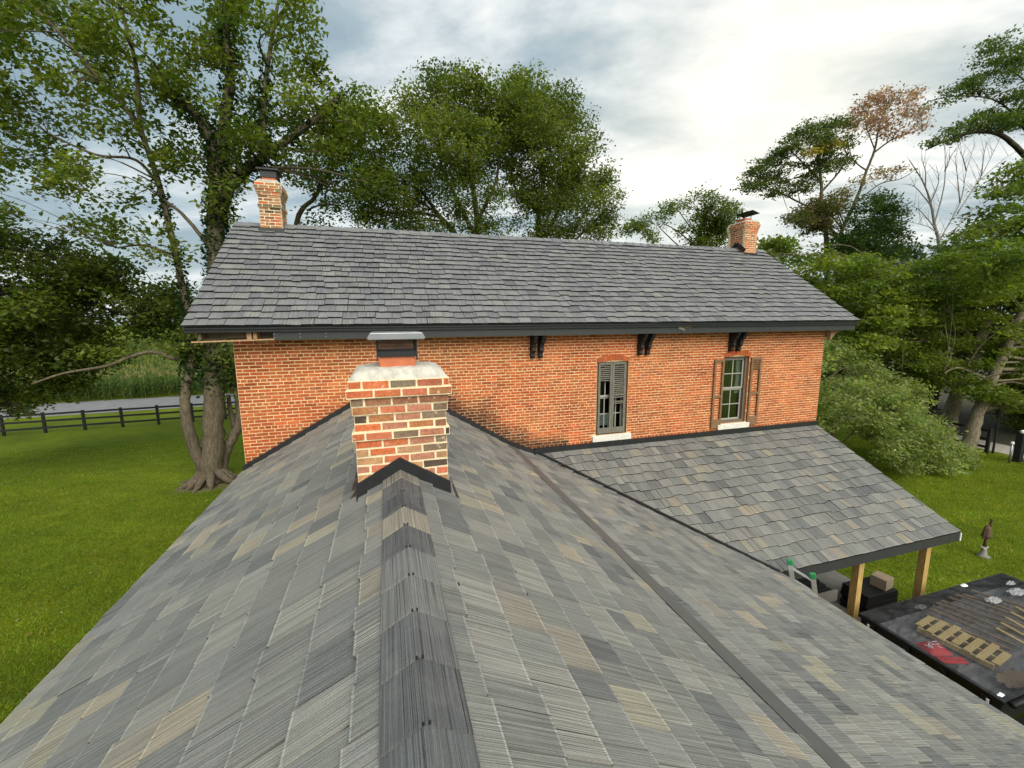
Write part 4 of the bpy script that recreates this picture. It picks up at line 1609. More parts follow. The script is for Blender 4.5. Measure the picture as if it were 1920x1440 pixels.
def crumple(name, c, sx_, sy_, h, mat, label, cat, n=9, seed=1):
    r_ = random.Random(seed)
    vs_, fs_ = [], []
    for i in range(n + 1):
        for j in range(n + 1):
            u, v = i / n * 2 - 1, j / n * 2 - 1
            k = 1 + r_.uniform(-.16, .16)
            rr = math.sqrt(1 - min(1, (u * u + v * v) / 2) * .6)
            vs_.append((c.x + u * sx_ * rr * k, c.y + v * sy_ * rr * k, c.z + h * (1 - max(abs(u), abs(v)) ** 2) * r_.uniform(.4, 1.1)))
    for i in range(n):
        for j in range(n):
            a_ = i * (n + 1) + j
            fs_.append((a_, a_ + n + 1, a_ + n + 2, a_ + 1))
    return obj(name, MB().add(vs_, fs_), mat, None, label=label, cat=cat)


crumple('plastic_sheet', at_z(1862, 1125, ZL + .02), .20, .10, .06, 'white_plastic', 'crumpled white plastic beside a black strap under the tarp', 'plastic', seed=3)
crumple('plastic_sheet', at_z(1908, 1110, ZL + .02), .26, .12, .05, 'white_plastic', 'large white plastic sheet near the far trailer end', 'plastic', seed=4)
crumple('plastic_sheet', at_z(1900, 1092, ZL + .02), .26, .06, .05, 'white_plastic', 'narrow folded white plastic at the far rail of the trailer', 'plastic', seed=5)
crumple('paper_scrap', at_z(1876, 1303, TZ + .02), .07, .035, .03, 'white_plastic', 'small white paper scrap on the trailer rail corner', 'paper', seed=6)
crumple('dark_sheet', at_z(1720, 1135, ZL - .02), .16, .14, .04, 'asphalt', 'grey felt square under the tarp corner', 'felt', seed=8)
crumple('dark_sheet', at_z(1905, 1275, ZL - .02), .35, .2, .008, 'debris', 'pale brown board sheet under the near tarp end', 'sheet', seed=9)
lm_ = MB()
for i in range(9):
    for j in range(5):
        pass
# rubble bed of the load so the tarp does not show an empty bed
NB = 30
vs_, fs_ = [], []
for i in range(NB + 1):
    for j in range(NB + 1):
        x = TX0 + .06 + (TX1 - TX0 - .12) * i / NB
        y = TY0 + .06 + (TY1 - TY0 - .12) * j / NB
        vs_.append((x, y, TZ - .24 + random.uniform(-.014, .016)))
for i in range(NB):
    for j in range(NB):
        a_ = i * (NB + 1) + j
        fs_.append((a_, a_ + NB + 1, a_ + NB + 2, a_ + 1))
obj('roof_debris', MB().add(vs_, fs_), 'asphalt', None, label='heap of torn dark roofing debris filling the trailer', cat='debris', kind='stuff')
crumple('white_scrap', Vector((11.35, 4.97, TZ + .03)), .10, .05, .03, 'white_plastic', 'white scrap caught on the far trailer rail', 'scrap', seed=12)

# dinner bell on the lawn
bb = at_z(1843, 1043, 0)
bell = empty('dinner_bell', tuple(bb), label='rusty dinner bell on a short post standing on the lawn', cat='bell')
obj('base', MB().lathe(bb, [(.15, 0), (.15, .03), (.085, .05), (.06, .20), (.055, .27)], 14), 'slab', bell, smooth=True)
obj('collar', MB().box(bb.x - .12, bb.x + .12, bb.y - .04, bb.y + .04, .27, .31), 'white_paint', bell)
obj('post', MB().tube([bb + Vector((0, 0, .3)), bb + Vector((.02, 0, .62))], [.045, .04], 10), 'rust', bell, smooth=True)
yk = MB()
yk.bar(bb + Vector((-.16, 0, .60)), bb + Vector((.18, 0, .60)), .035)
yk.bar(bb + Vector((.17, 0, .60)), bb + Vector((.12, 0, .98)), .03)
yk.bar(bb + Vector((-.15, 0, .60)), bb + Vector((-.10, 0, .98)), .03)
yk.bar(bb + Vector((-.10, 0, .97)), bb + Vector((.13, 0, .97)), .03)
yk.bar(bb + Vector((.10, 0, .97)), bb + Vector((.13, 0, 1.15)), .05)
obj('yoke', yk, 'rust', bell)
obj('bell_cup', MB().lathe(bb + Vector((.01, 0, .62)), [(.125, 0), (.112, .05), (.092, .14), (.08, .25), (.06, .31), (.015, .33)], 18), 'rust', bell, smooth=True)

# ------------------------------------------------------------------ fences
def fence(name, pts, h, rails, label, mat='black_paint', post=.13, rail_h=.13):
    base = pts[len(pts) // 2]
    f = empty(name, (base[0], base[1], 0), label=label, cat='fence')
    for (x, y) in pts:
        obj('post', MB().box(x - post / 2, x + post / 2, y - post / 2, y + post / 2, 0, h + .05 + random.uniform(-.02, .02)), mat, f)
    for (a, b) in zip(pts[:-1], pts[1:]):
        d = Vector((b[0] - a[0], b[1] - a[1], 0)).normalized()
        s = Vector((d.y, -d.x, 0)) * (post / 2 + .02)
        for z in rails:
            z1_, z2_ = z + random.uniform(-.015, .015), z + random.uniform(-.015, .015)
            obj('rail', MB().bar(Vector((a[0], a[1], z1_)) + s, Vector((b[0], b[1], z2_)) + s, .03, rail_h), mat, f)
    return f


fence('rail_fence', [(-41.5 + 2.0 * k, 34.25 + 0.06 * (-41.5 + 2.0 * k + 18)) for k in range(26)], 1.32, (1.25, .80, .36), 'black three rail board fence along the road')
fence('rail_fence', [(31.3 - 0.23 * k, 27.0 - 2.0 * k) for k in range(8)], 1.30, (1.22, .78, .34), 'black rail fence behind the leaning tree trunks at the drive')
gp = Vector((29.3, 11.55, 0))
gate = empty('iron_gate', tuple(gp), label='black iron driveway gate with thin vertical bars', cat='gate')
ge = gp + Vector((-.75, -3.6, 0))
gd = (ge - gp)
for z in (.12, .55, 1.15):
    obj('rail', MB().bar(gp + Vector((0, 0, z)), ge + Vector((0, 0, z)), .04, .05), 'iron', gate)
for k in range(19):
    p = gp + gd * (k / 18)
    obj('bar', MB().bar(p + Vector((0, 0, .08)), p + Vector((0, 0, 1.2 + .15 * math.sin(math.pi * k / 18))), .022), 'iron', gate)
gpost = obj('gate_post', MB().box(gp.x - .12, gp.x + .12, gp.y + .06, gp.y + .30, 0, 1.45), 'black_paint', None, label='stout black post carrying the iron gate', cat='post')
pz = MB().tube([(28.75, 11.75, 0), (28.75, 11.75, .95)], [.04, .04], 10)
po = obj('marker_post', pz, 'galv', None, smooth=True, label='thin grey pipe post with a white tip before the gate post', cat='post')
obj('cap', MB().lathe((28.75, 11.75, .95), [(.06, 0), (.07, .05), (.05, .11), (.01, .12)], 10), 'white_plastic', po)
lp = empty('lamp_post', (30.0, 12.9, 0), label='slim black garden lamp post beside the gate', cat='lamp')
obj('pole', MB().tube([(30.0, 12.9, 0), (30.0, 12.9, 2.0)], [.05, .035], 8), 'iron', lp)
obj('lantern', MB().lathe((30.0, 12.9, 2.0), [(.06, 0), (.13, .05), (.14, .22), (.17, .24), (.03, .36)], 8), 'iron', lp)
sgl = MB().lathe((29.25, 11.68, 1.45), [(.05, 0), (.09, .05), (.09, .12), (.04, .17)], 10)
obj('finial', sgl, 'white_plastic', gpost)

# ------------------------------------------------------------------ trees
def catmull(pts, n=5):
    P = [pts[0]] + list(pts) + [pts[-1]]
    out_ = []
    for i in range(1, len(P) - 2):
        p0, p1, p2, p3 = P[i - 1], P[i], P[i + 1], P[i + 2]
        for k in range(n):
            t = k / n
            out_.append(tuple(0.5 * ((2 * b) + (-a + c) * t + (2 * a - 5 * b + 4 * c - d) * t * t + (-a + 3 * b - 3 * c + d) * t ** 3) for a, b, c, d in zip(p0, p1, p2, p3)))
    out_.append(tuple(P[-2]))
    return out_


def inpoly(x, y, poly):
    c = False
    j = len(poly) - 1
    for i in range(len(poly)):
        xi, yi = poly[i]
        xj, yj = poly[j]
        if (yi > y) != (yj > y) and x < (xj - xi) * (y - yi) / (yj - yi) + xi:
            c = not c
        j = i
    return c


def edge_dist(x, y, poly):
    d = 1e9
    for (x0, y0), (x1, y1) in zip(poly, poly[1:] + poly[:1]):
        dx, dy = x1 - x0, y1 - y0
        t = max(0, min(1, ((x - x0) * dx + (y - y0) * dy) / (dx * dx + dy * dy + 1e-9)))
        d = min(d, math.hypot(x - x0 - t * dx, y - y0 - t * dy))
    return d


def leaf_mesh(name, P, size, cols, parent, flat=0.6, mat='leaf', aspect=0.55, **kw):
    N = len(P)
    nrm = rng.normal(size=(N, 3))
    nrm[:, 2] = np.abs(nrm[:, 2]) + flat
    nrm /= np.linalg.norm(nrm, axis=1)[:, None]
    t = rng.normal(size=(N, 3))
    t -= nrm * (t * nrm).sum(1)[:, None]
    t /= np.linalg.norm(t, axis=1)[:, None]
    b = np.cross(nrm, t)
    s = size * rng.uniform(0.45, 1.5, N)[:, None]
    V = np.empty((N, 4, 3))
    V[:, 0] = P - t * s * .5
    V[:, 1] = P + b * s * .5 * aspect - nrm * s * .04
    V[:, 2] = P + t * s * .5 - nrm * s * .12
    V[:, 3] = P - b * s * .5 * aspect - nrm * s * .04
    return raw_mesh(name, V.reshape(-1, 3), np.arange(N * 4).reshape(N, 4), np.repeat(cols, 4, axis=0), mat, parent, **kw)


def leaf_cols(n, base, var=0.25, warm=0.0):
    k = rng.uniform(1 - var, 1 + var, (n, 1))
    c = np.array(base)[None, :] * k
    c[:, 0] *= rng.uniform(0.85, 1.2, n)
    return np.clip(c, 0.003, 1)


COVER = 1.15


def tree(name, label, Y, stems, crowns, bark='bark', group=None, cat='tree', base=None, ivy=None, twigs=True, extra_dead=None, leafkind=None):
    """stems: list of [(px, py[, dY]), ...], r0, r1.  crowns: dicts poly, n, r, dens, leaf, col, thick, flat, dY"""
    p0 = stems[0][0][0]
    root = at_y(p0[0], p0[1], Y + (p0[2] if len(p0) > 2 else 0)) if base is None else Vector(base)
    t = empty(name, (root.x, root.y, 0), label=label, cat=cat, group=group)
    tb = MB()
    nodes = []
    for (pts, r0, r1) in stems:
        w = [at_y(p[0], p[1], Y + (p[2] if len(p) > 2 else 0)) for p in pts]
        w = [Vector(p) for p in catmull(w, 6)]
        n = len(w)
        rad = [r0 + (r1 - r0) * (i / (n - 1)) ** 0.8 for i in range(n)]
        ph = random.uniform(0, 6)
        for i in range(1, n - 1):
            w[i] = w[i] + Vector((random.uniform(-1, 1), random.uniform(-1, 1), 0)) * rad[i] * .12
        if pts[0][1] > 600 or w[0].z < 0.8:
            w[0].z = min(w[0].z, 0.0) if w[0].z < 1.0 else w[0].z
            if w[0].z < .3 and r0 > .2:
                rad[0] *= 1.45
                rad[1] *= 1.2
        tb.tube(w, rad, 10 if r0 > .15 else 7, wob=.12)
        nodes += [(p, r) for p, r in zip(w, rad)]
    limbs = MB()
    Pl, Cl, Sl = [], [], []
    by_leaf = {}
    for c in crowns:
        poly = c['poly']
        xs_ = [p[0] for p in poly]
        ys_ = [p[1] for p in poly]
        mxd = max(edge_dist(random.uniform(min(xs_), max(xs_)), random.uniform(min(ys_), max(ys_)), poly) for _ in range(60))
        got = 0
        tries = 0
        while got < c['n'] and tries < c['n'] * 60:
            tries += 1
            x, y = random.uniform(min(xs_), max(xs_)), random.uniform(min(ys_), max(ys_))
            r = random.uniform(*c['r'])
            if not inpoly(x, y, poly):
                continue
            e = edge_dist(x, y, poly)
            if e < r * c.get('inset', .5):
                continue
            got += 1
            thick = c.get('thick', 3.0) * math.sqrt(max(.12, min(1, e / (mxd * .8))))
            yy = Y + c.get('dY', 0) + random.uniform(-1, 1) * thick
            ctr = at_y(x, y, yy)
            if ctr.z < 0.3 and not c.get('low'):
                ctr.z = .3
            mp = mpp(ctr)
            rm = r * mp
            # connecting limb
            if twigs and nodes and c.get('limb', .7) > random.random():
                best = min(nodes, key=lambda q: (q[0] - ctr).length + (2.5 if q[0].z > ctr.z + .5 else 0))
                a = best[0]
                if (a - ctr).length < c.get('reach', 9):
                    mid = a.lerp(ctr, .5) + Vector((random.uniform(-.4, .4), random.uniform(-.4, .4), random.uniform(-.1, .5)))
                    r0 = min(best[1] * .6, .03 + .012 * (a - ctr).length)
                    pp = [Vector(p) for p in catmull([tuple(a), tuple(mid), tuple(ctr)], 4)]
                    limbs.tube(pp, [r0 * (1 - .75 * i / (len(pp) - 1)) for i in range(len(pp))], 5)
                    for _ in range(c.get('twig', 2)):
                        e_ = ctr + Vector(rng.normal(size=3)) * rm * .6
                        limbs.tube([ctr.lerp(a, .15), ctr.lerp(e_, .5) + Vector((0, 0, .05)), e_], [r0 * .3, r0 * .22, .006], 4)
            # leaves: clusters spread through the clump, more to the outside
            m_ = c.get('per', 9)
            lf = max(c['leaf'], .0058 * mp * F_PX)
            ncl = max(3, int(c['dens'] * COVER * (rm / lf) ** 2 / m_))
            dirs = rng.normal(size=(ncl, 3))
            dirs /= np.linalg.norm(dirs, axis=1)[:, None]
            rad_ = rm * rng.uniform(0.08, 1, ncl) ** (1 / 2.4)
            sq = np.array([1.15, 1.15, c.get('squash', .85)])
            cc = np.array(ctr) + dirs * rad_[:, None] * sq
            sg = c.get('sig', .22)
            P = np.repeat(cc, m_, axis=0) + rng.normal(size=(ncl * m_, 3)) * np.array([sg, sg, sg * c.get('vs', .6)])
            col = np.array(random.choice(c['col']) if isinstance(c['col'], list) else c['col']) * random.uniform(.82, 1.18)
            C = leaf_cols(len(P), col, .28)
            key = (round(lf, 2), c.get('flat', .6), c.get('aspect', .55))
            by_leaf.setdefault(key, []).append((P, C))
    if ivy:
        Pi = []
        for (p, r) in nodes:
            if ivy(p, r):
                k = int(26 + 170 * r)
                a = rng.uniform(0, 2 * math.pi, k)
                rr = r + rng.uniform(0, .22, k)
                Pi.append(np.c_[p.x + np.cos(a) * rr, p.y + np.sin(a) * rr, p.z + rng.normal(size=k) * .35])
        if Pi:
            P = np.vstack(Pi)
            P = P[P[:, 2] > 0.3]
            leaf_mesh('ivy', P, .17, leaf_cols(len(P), (.022, .05, .012), .35), t, .3, label='dark ivy wrapped round the trunk and limbs', kind='stuff')
    obj('trunk', tb, bark, t, smooth=True)
    if limbs.v:
        obj('limb', limbs, bark, t, smooth=True, kind='stuff')
    crown_parts = list(by_leaf.items())
    for key, lst in crown_parts:
        P = np.vstack([a for a, b in lst])
        C = np.vstack([b for a, b in lst])
        k = P[:, 2] > 0.06
        leaf_mesh('crown', P[k], key[0], C[k], t, key[1], aspect=key[2], kind='stuff')
    return t


G_MAPLE = [(.098, .130, .019), (.116, .150, .022), (.074, .104, .016), (.140, .172, .027)]
G_DARK = [(.068, .096, .013), (.084, .114, .016), (.054, .078, .012), (.105, .135, .019)]
G_ASH = [(.125, .155, .030), (.102, .132, .025), (.150, .180, .037), (.082, .110, .021)]
G_LOCUST = [(.130, .172, .024), (.105, .148, .021), (.160, .200, .028), (.082, .120, .018)]
G_BUSH = [(.215, .260, .080), (.250, .295, .105), (.165, .210, .060)]

# big ivy-clad tree at the left corner of the house
tree('ivy_clad_tree', 'big many stemmed tree with ivy covered limbs standing by the left house corner', 20.8,
     [([(397, 906), (399, 840), (402, 760), (404, 690), (406, 590), (405, 480), (405, 400), (408, 300)], .46, .28),
      ([(386, 890, .2), (362, 832, -.1), (349, 780, -.2), (348, 735, -.1), (358, 690, 0), (362, 640, .2), (352, 580, .3), (334, 500, .2), (300, 350, .1), (264, 240, 0), (256, 130, 0), (228, 20, 0)], .25, .06),
      ([(412, 880, .3), (428, 836, .4), (446, 800, .5), (450, 765, .5), (440, 715, .6), (436, 680, .6)], .26, .12),
      ([(440, 800, .5), (432, 770, .6), (428, 740, .7)], .13, .08),
      ([(408, 300), (382, 235), (340, 190), (310, 165)], .24, .12),
      ([(408, 300), (424, 215), (432, 130), (425, 60), (440, -20)], .24, .10),
      ([(407, 420), (425, 360), (470, 310), (500, 290), (570, 240), (640, 180)], .30, .10),
      ([(495, 292), (494, 215), (500, 140), (512, 60), (520, 10)], .13, .06),
      ([(412, 270), (455, 240), (500, 228), (540, 225)], .14, .07),
      ([(264, 240), (225, 190), (170, 130), (110, 60), (60, 10)], .10, .04),
      ([(300, 350), (255, 300), (180, 290), (90, 250)], .07, .03),
      ([(330, 480), (270, 460), (220, 465)], .06, .03),
      ([(362, 655, .2), (330, 672, 0), (290, 660, -.2), (250, 667, -.4), (200, 686, -.6), (120, 700, -.8), (60, 720, -1)], .12, .035),
      ([(404, 480), (375, 440), (340, 400), (300, 370)], .10, .05)],
     [dict(poly=[(300, -60), (560, -60), (580, 60), (600, 110), (650, 120), (690, 170), (715, 260), (700, 370), (640, 420), (570, 420), (545, 320), (470, 345), (430, 430), (385, 480), (350, 450), (320, 330), (290, 180), (280, 60)],
           n=96, r=(14, 36), dens=18, inset=.1, per=18, sig=.24, leaf=.19, col=G_MAPLE, thick=3.4, limb=.5),
      dict(poly=[(-80, -60), (320, -60), (310, 150), (280, 300), (330, 420), (330, 500), (230, 470), (150, 450), (60, 440), (-80, 420)],
           n=118, r=(14, 40), dens=15.0, inset=.1, per=18, sig=.25, leaf=.19, col=G_MAPLE, thick=3.2, limb=.55),
      dict(poly=[(300, 640), (345, 608), (400, 600), (440, 640), (445, 730), (410, 760), (395, 700), (350, 680), (310, 690)],
           n=20, r=(14, 26), dens=12, per=9, sig=.2, leaf=.17, col=G_MAPLE, thick=1.3, limb=.8),
      dict(poly=[(90, 640), (250, 640), (330, 640), (330, 668), (250, 662), (200, 680), (110, 700)], n=8, r=(12, 22), dens=9, per=8, sig=.2, leaf=.16, col=G_MAPLE, thick=.8, dY=-.3, limb=0)],
     bark='bark', ivy=lambda p, r: p.z > 4.5 and p.x > -8.35 and r > .085)

# dark leafy tree reaching in at the left edge
tree('shade_tree', 'dense dark green tree whose low boughs hang over the rail fence', 23.5,
     [([(-190, 930), (-170, 760), (-140, 600), (-90, 470), (-60, 330)], .45, .2), ([(-140, 600), (-40, 560), (60, 545), (160, 570), (250, 590)], .16, .05), ([(-150, 650), (-40, 650), (60, 660), (140, 690)], .12, .04),
      ([(-110, 500), (0, 470), (100, 480)], .12, .04)],
     [dict(poly=[(-140, 380), (20, 415), (100, 450), (190, 480), (280, 520), (345, 540), (350, 600), (310, 640), (240, 640), (190, 690), (130, 730), (60, 755), (0, 770), (-140, 780)],
           n=185, r=(18, 42), dens=18, per=16, sig=.24, inset=.2, leaf=.19, col=G_DARK, thick=2.6, limb=.35),
      dict(poly=[(5, 745), (70, 745), (65, 785), (20, 790)], n=6, r=(10, 16), dens=12, per=8, sig=.18, leaf=.17, col=G_MAPLE, thick=.6, limb=1)],
     bark='bark_dark')

# ash trees behind the house
tree('ash_tree', 'broad green ash tree rising behind the middle of the roof', 27.0,
     [([(905, 760), (902, 600), (898, 470), (893, 400), (880, 300), (870, 220)], .38, .07), ([(880, 760), (872, 600), (862, 460), (820, 400), (790, 360), (760, 345)], .26, .05), ([(898, 460), (855, 370), (830, 320), (820, 250)], .16, .05),
      ([(893, 420), (930, 340), (935, 270)], .14, .05), ([(850, 440), (800, 385), (740, 360)], .10, .04)],
     [dict(poly=[(690, 320), (715, 200), (760, 175), (795, 185), (800, 140), (860, 135), (920, 155), (945, 200), (950, 320), (900, 340), (850, 330), (780, 350), (720, 380)],
           n=115, r=(12, 32), dens=17, per=16, sig=.24, leaf=.18, col=G_ASH, thick=3.6, limb=.4, inset=.12, squash=1.15),
      dict(poly=[(690, 320), (950, 320), (970, 450), (740, 450), (650, 420)], n=85, r=(12, 28), dens=12, per=9, sig=.25, leaf=.17, col=G_ASH, thick=3.0, limb=.7)],
     bark='bark_dark')
tree('ash_tree', 'rounded green ash tree rising behind the roof next to the broad one', 28.5,
     [([(1030, 780), (1022, 620), (1012, 480), (1010, 400), (1020, 330), (1010, 250)], .34, .07), ([(1012, 470), (1045, 400), (1080, 340), (1090, 290)], .16, .05), ([(1055, 780), (1058, 620), (1065, 480), (1110, 420), (1140, 390)], .2, .05),
      ([(1010, 400), (965, 350), (960, 290)], .14, .05), ([(1065, 470), (1085, 420), (1120, 360)], .1, .04)],
     [dict(poly=[(940, 200), (955, 155), (985, 140), (1010, 160), (1060, 165), (1080, 200), (1105, 220), (1120, 290), (1150, 330), (1140, 350), (1060, 350), (980, 340), (945, 330)],
           n=105, r=(12, 32), dens=17, per=16, sig=.24, leaf=.18, col=G_ASH, thick=3.4, limb=.4, inset=.12, squash=1.15),
      dict(poly=[(945, 330), (1150, 320), (1178, 380), (1165, 430), (1120, 460), (960, 455)], n=85, r=(12, 28), dens=12, per=9, sig=.25, leaf=.17, col=G_ASH, thick=3.0, limb=.7)],
     bark='bark_dark')
# thin tree between T1 and the ash
tree('maple_tree', 'slim leaning tree between the ivy clad tree and the ash', 25.0,
     [([(545, 760), (548, 600), (556, 420), (590, 370), (620, 320), (660, 280)], .2, .05), ([(575, 395), (600, 385), (640, 385)], .06, .03)],
     [dict(poly=[(560, 250), (680, 160), (730, 230), (720, 380), (690, 420), (590, 420), (575, 330)], n=60, r=(14, 32), dens=12, per=9, sig=.26, leaf=.18, col=G_MAPLE, thick=2.4, limb=.5, inset=.2)],
     bark='bark')
# sparse tree by the right chimney
tree('sparse_tree', 'sparse pale leaved tree with an ivy dark trunk behind the right chimney', 30.0,
     [([(1315, 800), (1312, 620), (1310, 470), (1312, 440), (1320, 410), (1335, 385)], .3, .12), ([(1312, 455), (1335, 430), (1350, 400)], .2, .08), ([(1308, 465), (1285, 445), (1265, 430), (1245, 420)], .07, .03), ([(1300, 470), (1275, 462), (1250, 440), (1235, 425)], .06, .03),
      ([(1310, 440), (1290, 420), (1272, 395)], .06, .03), ([(1235, 470), (1225, 455), (1215, 440)], .05, .03)],
     [dict(poly=[(1165, 420), (1190, 395), (1220, 400), (1235, 420), (1240, 460), (1165, 465)], n=16, r=(8, 16), dens=16, per=7, sig=.22, leaf=.16, col=[(.12, .15, .035), (.10, .14, .03)], thick=1.2, limb=.9, twig=3),
      dict(poly=[(1220, 400), (1270, 365), (1330, 350), (1395, 370), (1395, 430), (1360, 450), (1330, 400), (1280, 400), (1240, 430)], n=34, r=(8, 17), dens=13, per=7, sig=.24, leaf=.16, col=[(.10, .14, .03), (.13, .16, .04)], thick=2, limb=.9, twig=3),
      dict(poly=[(1265, 430), (1310, 400), (1370, 400), (1380, 470), (1290, 470)], n=22, r=(9, 17), dens=24, per=9, sig=.22, leaf=.16, col=G_DARK, thick=1.2, limb=.5)],
     bark='bark_dark', ivy=lambda p, r: r > .08 and p.z > 9)
# locust with the yellow bough
tree('locust_tree', 'feathery green locust tree with one yellow bough behind the right chimney', 33.0,
     [([(1545, 800), (1548, 620), (1550, 460), (1540, 400), (1540, 350), (1535, 300), (1530, 270)], .32, .06), ([(1545, 400), (1500, 380), (1460, 360), (1425, 345)], .12, .04), ([(1540, 360), (1575, 320), (1590, 290)], .12, .04), ([(1540, 340), (1500, 300), (1480, 280)], .1, .04)],
     [dict(poly=[(1375, 350), (1410, 300), (1460, 275), (1480, 245), (1530, 215), (1590, 215), (1600, 260), (1590, 320), (1560, 350), (1500, 370), (1430, 380)],
           n=120, r=(7, 18), dens=15, per=12, sig=.28, leaf=.14, col=[(.075, .102, .030), (.062, .088, .026), (.088, .115, .034)], thick=3.0, limb=.7, squash=.5, vs=.35, inset=.3),
      dict(poly=[(1500, 285), (1530, 258), (1580, 262), (1578, 280), (1540, 292), (1510, 295)], n=10, r=(6, 12), dens=15, per=9, sig=.3, leaf=.14, col=[(.28, .21, .035), (.22, .18, .035), (.14, .14, .03)], thick=.9, dY=-2.5, limb=.9, squash=.6),
      dict(poly=[(1440, 400), (1530, 370), (1590, 350), (1580, 440), (1480, 450)], n=26, r=(11, 22), dens=14, per=9, sig=.28, leaf=.14, col=[(.10, .10, .035), (.075, .095, .03)], thick=2.2, limb=.5, squash=.6)],
     bark='bark')
# tree with dead pink-brown leaves
tree('dying_tree', 'tree with a crown of dead pinkish brown leaves', 34.5,
     [([(1560, 830), (1565, 640), (1572, 470), (1580, 430), (1605, 375), (1625, 320), (1640, 280), (1650, 230), (1665, 195)], .3, .05), ([(1640, 285), (1675, 260), (1705, 250), (1730, 240)], .1, .03), ([(1625, 320), (1600, 300), (1590, 270)], .09, .03),
      ([(1640, 280), (1625, 240), (1620, 210)], .07, .03), ([(1605, 380), (1650, 345), (1690, 335), (1720, 315)], .07, .03)],
     [dict(poly=[(1580, 230), (1610, 185), (1660, 165), (1720, 160), (1740, 210), (1735, 245), (1690, 262), (1640, 262), (1600, 262)], n=80, r=(6, 16), dens=9, per=7, sig=.34, leaf=.11, col=[(.34, .19, .17), (.28, .15, .13), (.40, .25, .23)], thick=2.4, limb=1, twig=3, squash=.7, inset=.3),
      dict(poly=[(1590, 335), (1640, 315), (1700, 305), (1700, 325), (1650, 345), (1600, 352)], n=16, r=(6, 12), dens=9, per=8, sig=.34, leaf=.11, col=[(.32, .22, .15), (.28, .20, .10)], thick=1.6, limb=.9, squash=.5),
      dict(poly=[(1460, 395), (1560, 350), (1610, 350), (1590, 400), (1540, 440), (1480, 425)], n=18, r=(9, 18), dens=14, per=8, sig=.3, leaf=.13, col=[(.20, .15, .07), (.15, .13, .05)], thick=1.6, dY=-1, limb=.6, squash=.5)],
     bark='bark')
# dark round tree
tree('round_tree', 'dark round headed tree below the dead pinkish crown', 31.0,
     [([(1650, 830), (1650, 640), (1648, 520), (1640, 460), (1655, 410)], .3, .08), ([(1645, 480), (1680, 440), (1700, 420)], .1, .04), ([(1645, 480), (1610, 440), (1600, 410)], .1, .04)],
     [dict(poly=[(1585, 400), (1620, 352), (1665, 350), (1695, 385), (1712, 440), (1725, 490), (1690, 520), (1580, 510), (1560, 450)], n=52, r=(13, 26), dens=22, per=9, sig=.24, leaf=.17, col=[(.040, .072, .016), (.052, .090, .018), (.032, .058, .014)], thick=2.6, limb=.5)],
     bark='bark_dark')
# bare tree
stems = [([(1768, 800), (1766, 620), (1762, 470), (1752, 420), (1745, 380), (1730, 340), (1705, 300)], .26, .03)]
for pts in ([(1752, 420), (1770, 350), (1772, 290), (1768, 260)], [(1745, 385), (1715, 350), (1690, 345)], [(1762, 450), (1800, 380), (1812, 320), (1830, 265)], [(1795, 400), (1840, 330), (1870, 270), (1880, 250)], [(1800, 380), (1795, 330), (1790, 290)],
            [(1755, 430), (1725, 395), (1705, 385)], [(1840, 330), (1845, 290), (1850, 265)], [(1772, 320), (1785, 290), (1800, 270)], [(1735, 350), (1735, 320), (1728, 300)], [(1812, 320), (1805, 295), (1800, 285)], [(1830, 345), (1880, 300), (1905, 285)], [(1760, 440), (1740, 425), (1700, 415)],
            [(1766, 470), (1800, 420), (1850, 370), (1900, 330)], [(1745, 380), (1760, 340), (1755, 310)]):
    stems.append((pts, .075, .012))
for (pts, r0, r1) in list(stems):
    for (xa, ya), (xb, yb) in zip(pts[:-1], pts[1:]):
        if ya > 480:
            continue
        for _ in range(3):
            t = random.random()
            x, y = xa + (xb - xa) * t, ya + (yb - ya) * t
            dx, dy = random.uniform(-26, 26), random.uniform(-42, -14)
            stems.append(([(x, y), (x + dx * .45, y + dy * .5, random.uniform(-.5, .5)), (x + dx, y + dy, random.uniform(-1, 1))], .022, .007))
tree('bare_tree', 'leafless pale grey dead tree between the green crowns', 33.0, stems, [], bark='dead')
# locust boughs at the right edge, trunk outside the frame
tree('locust_tree', 'tall locust tree spreading flat leafy tiers from beyond the gate', 26.0,
     [([(2090, 800), (2075, 620), (2040, 450), (1990, 350), (1930, 300), (1880, 255), (1830, 248), (1780, 262), (1735, 282)], .5, .03), ([(1990, 350), (1970, 250), (1950, 150), (1930, 80)], .2, .05), ([(1940, 310), (1920, 240), (1870, 190), (1800, 180), (1740, 190)], .12, .03),
      ([(1960, 200), (1920, 150), (1870, 120)], .08, .03), ([(2040, 450), (1980, 400), (1930, 370)], .16, .05)],
     [dict(poly=[(1715, 290), (1770, 240), (1830, 212), (1900, 195), (1990, 190), (1990, 260), (1900, 245), (1830, 250), (1770, 275)], n=80, r=(6, 15), dens=17, per=9, sig=.3, leaf=.14, col=[(.070, .105, .024), (.085, .120, .026)], thick=2.2, limb=.8, squash=.4, vs=.35, inset=.2),
      dict(poly=[(1720, 205), (1760, 170), (1820, 135), (1900, 110), (1990, 90), (1990, 190), (1900, 190), (1800, 190)], n=85, r=(6, 16), dens=13, per=9, sig=.3, leaf=.14, col=[(.068, .100, .030), (.082, .115, .032)], thick=2.4, limb=.8, squash=.4, vs=.35, inset=.2),
      dict(poly=[(1810, 120), (1850, 80), (1900, 45), (1990, 20), (1990, 120), (1900, 125)], n=45, r=(6, 16), dens=12, per=9, sig=.3, leaf=.14, col=[(.068, .100, .030), (.082, .115, .032)], thick=2.2, limb=.8, squash=.4, vs=.35, inset=.2)],
     bark='bark_dark')
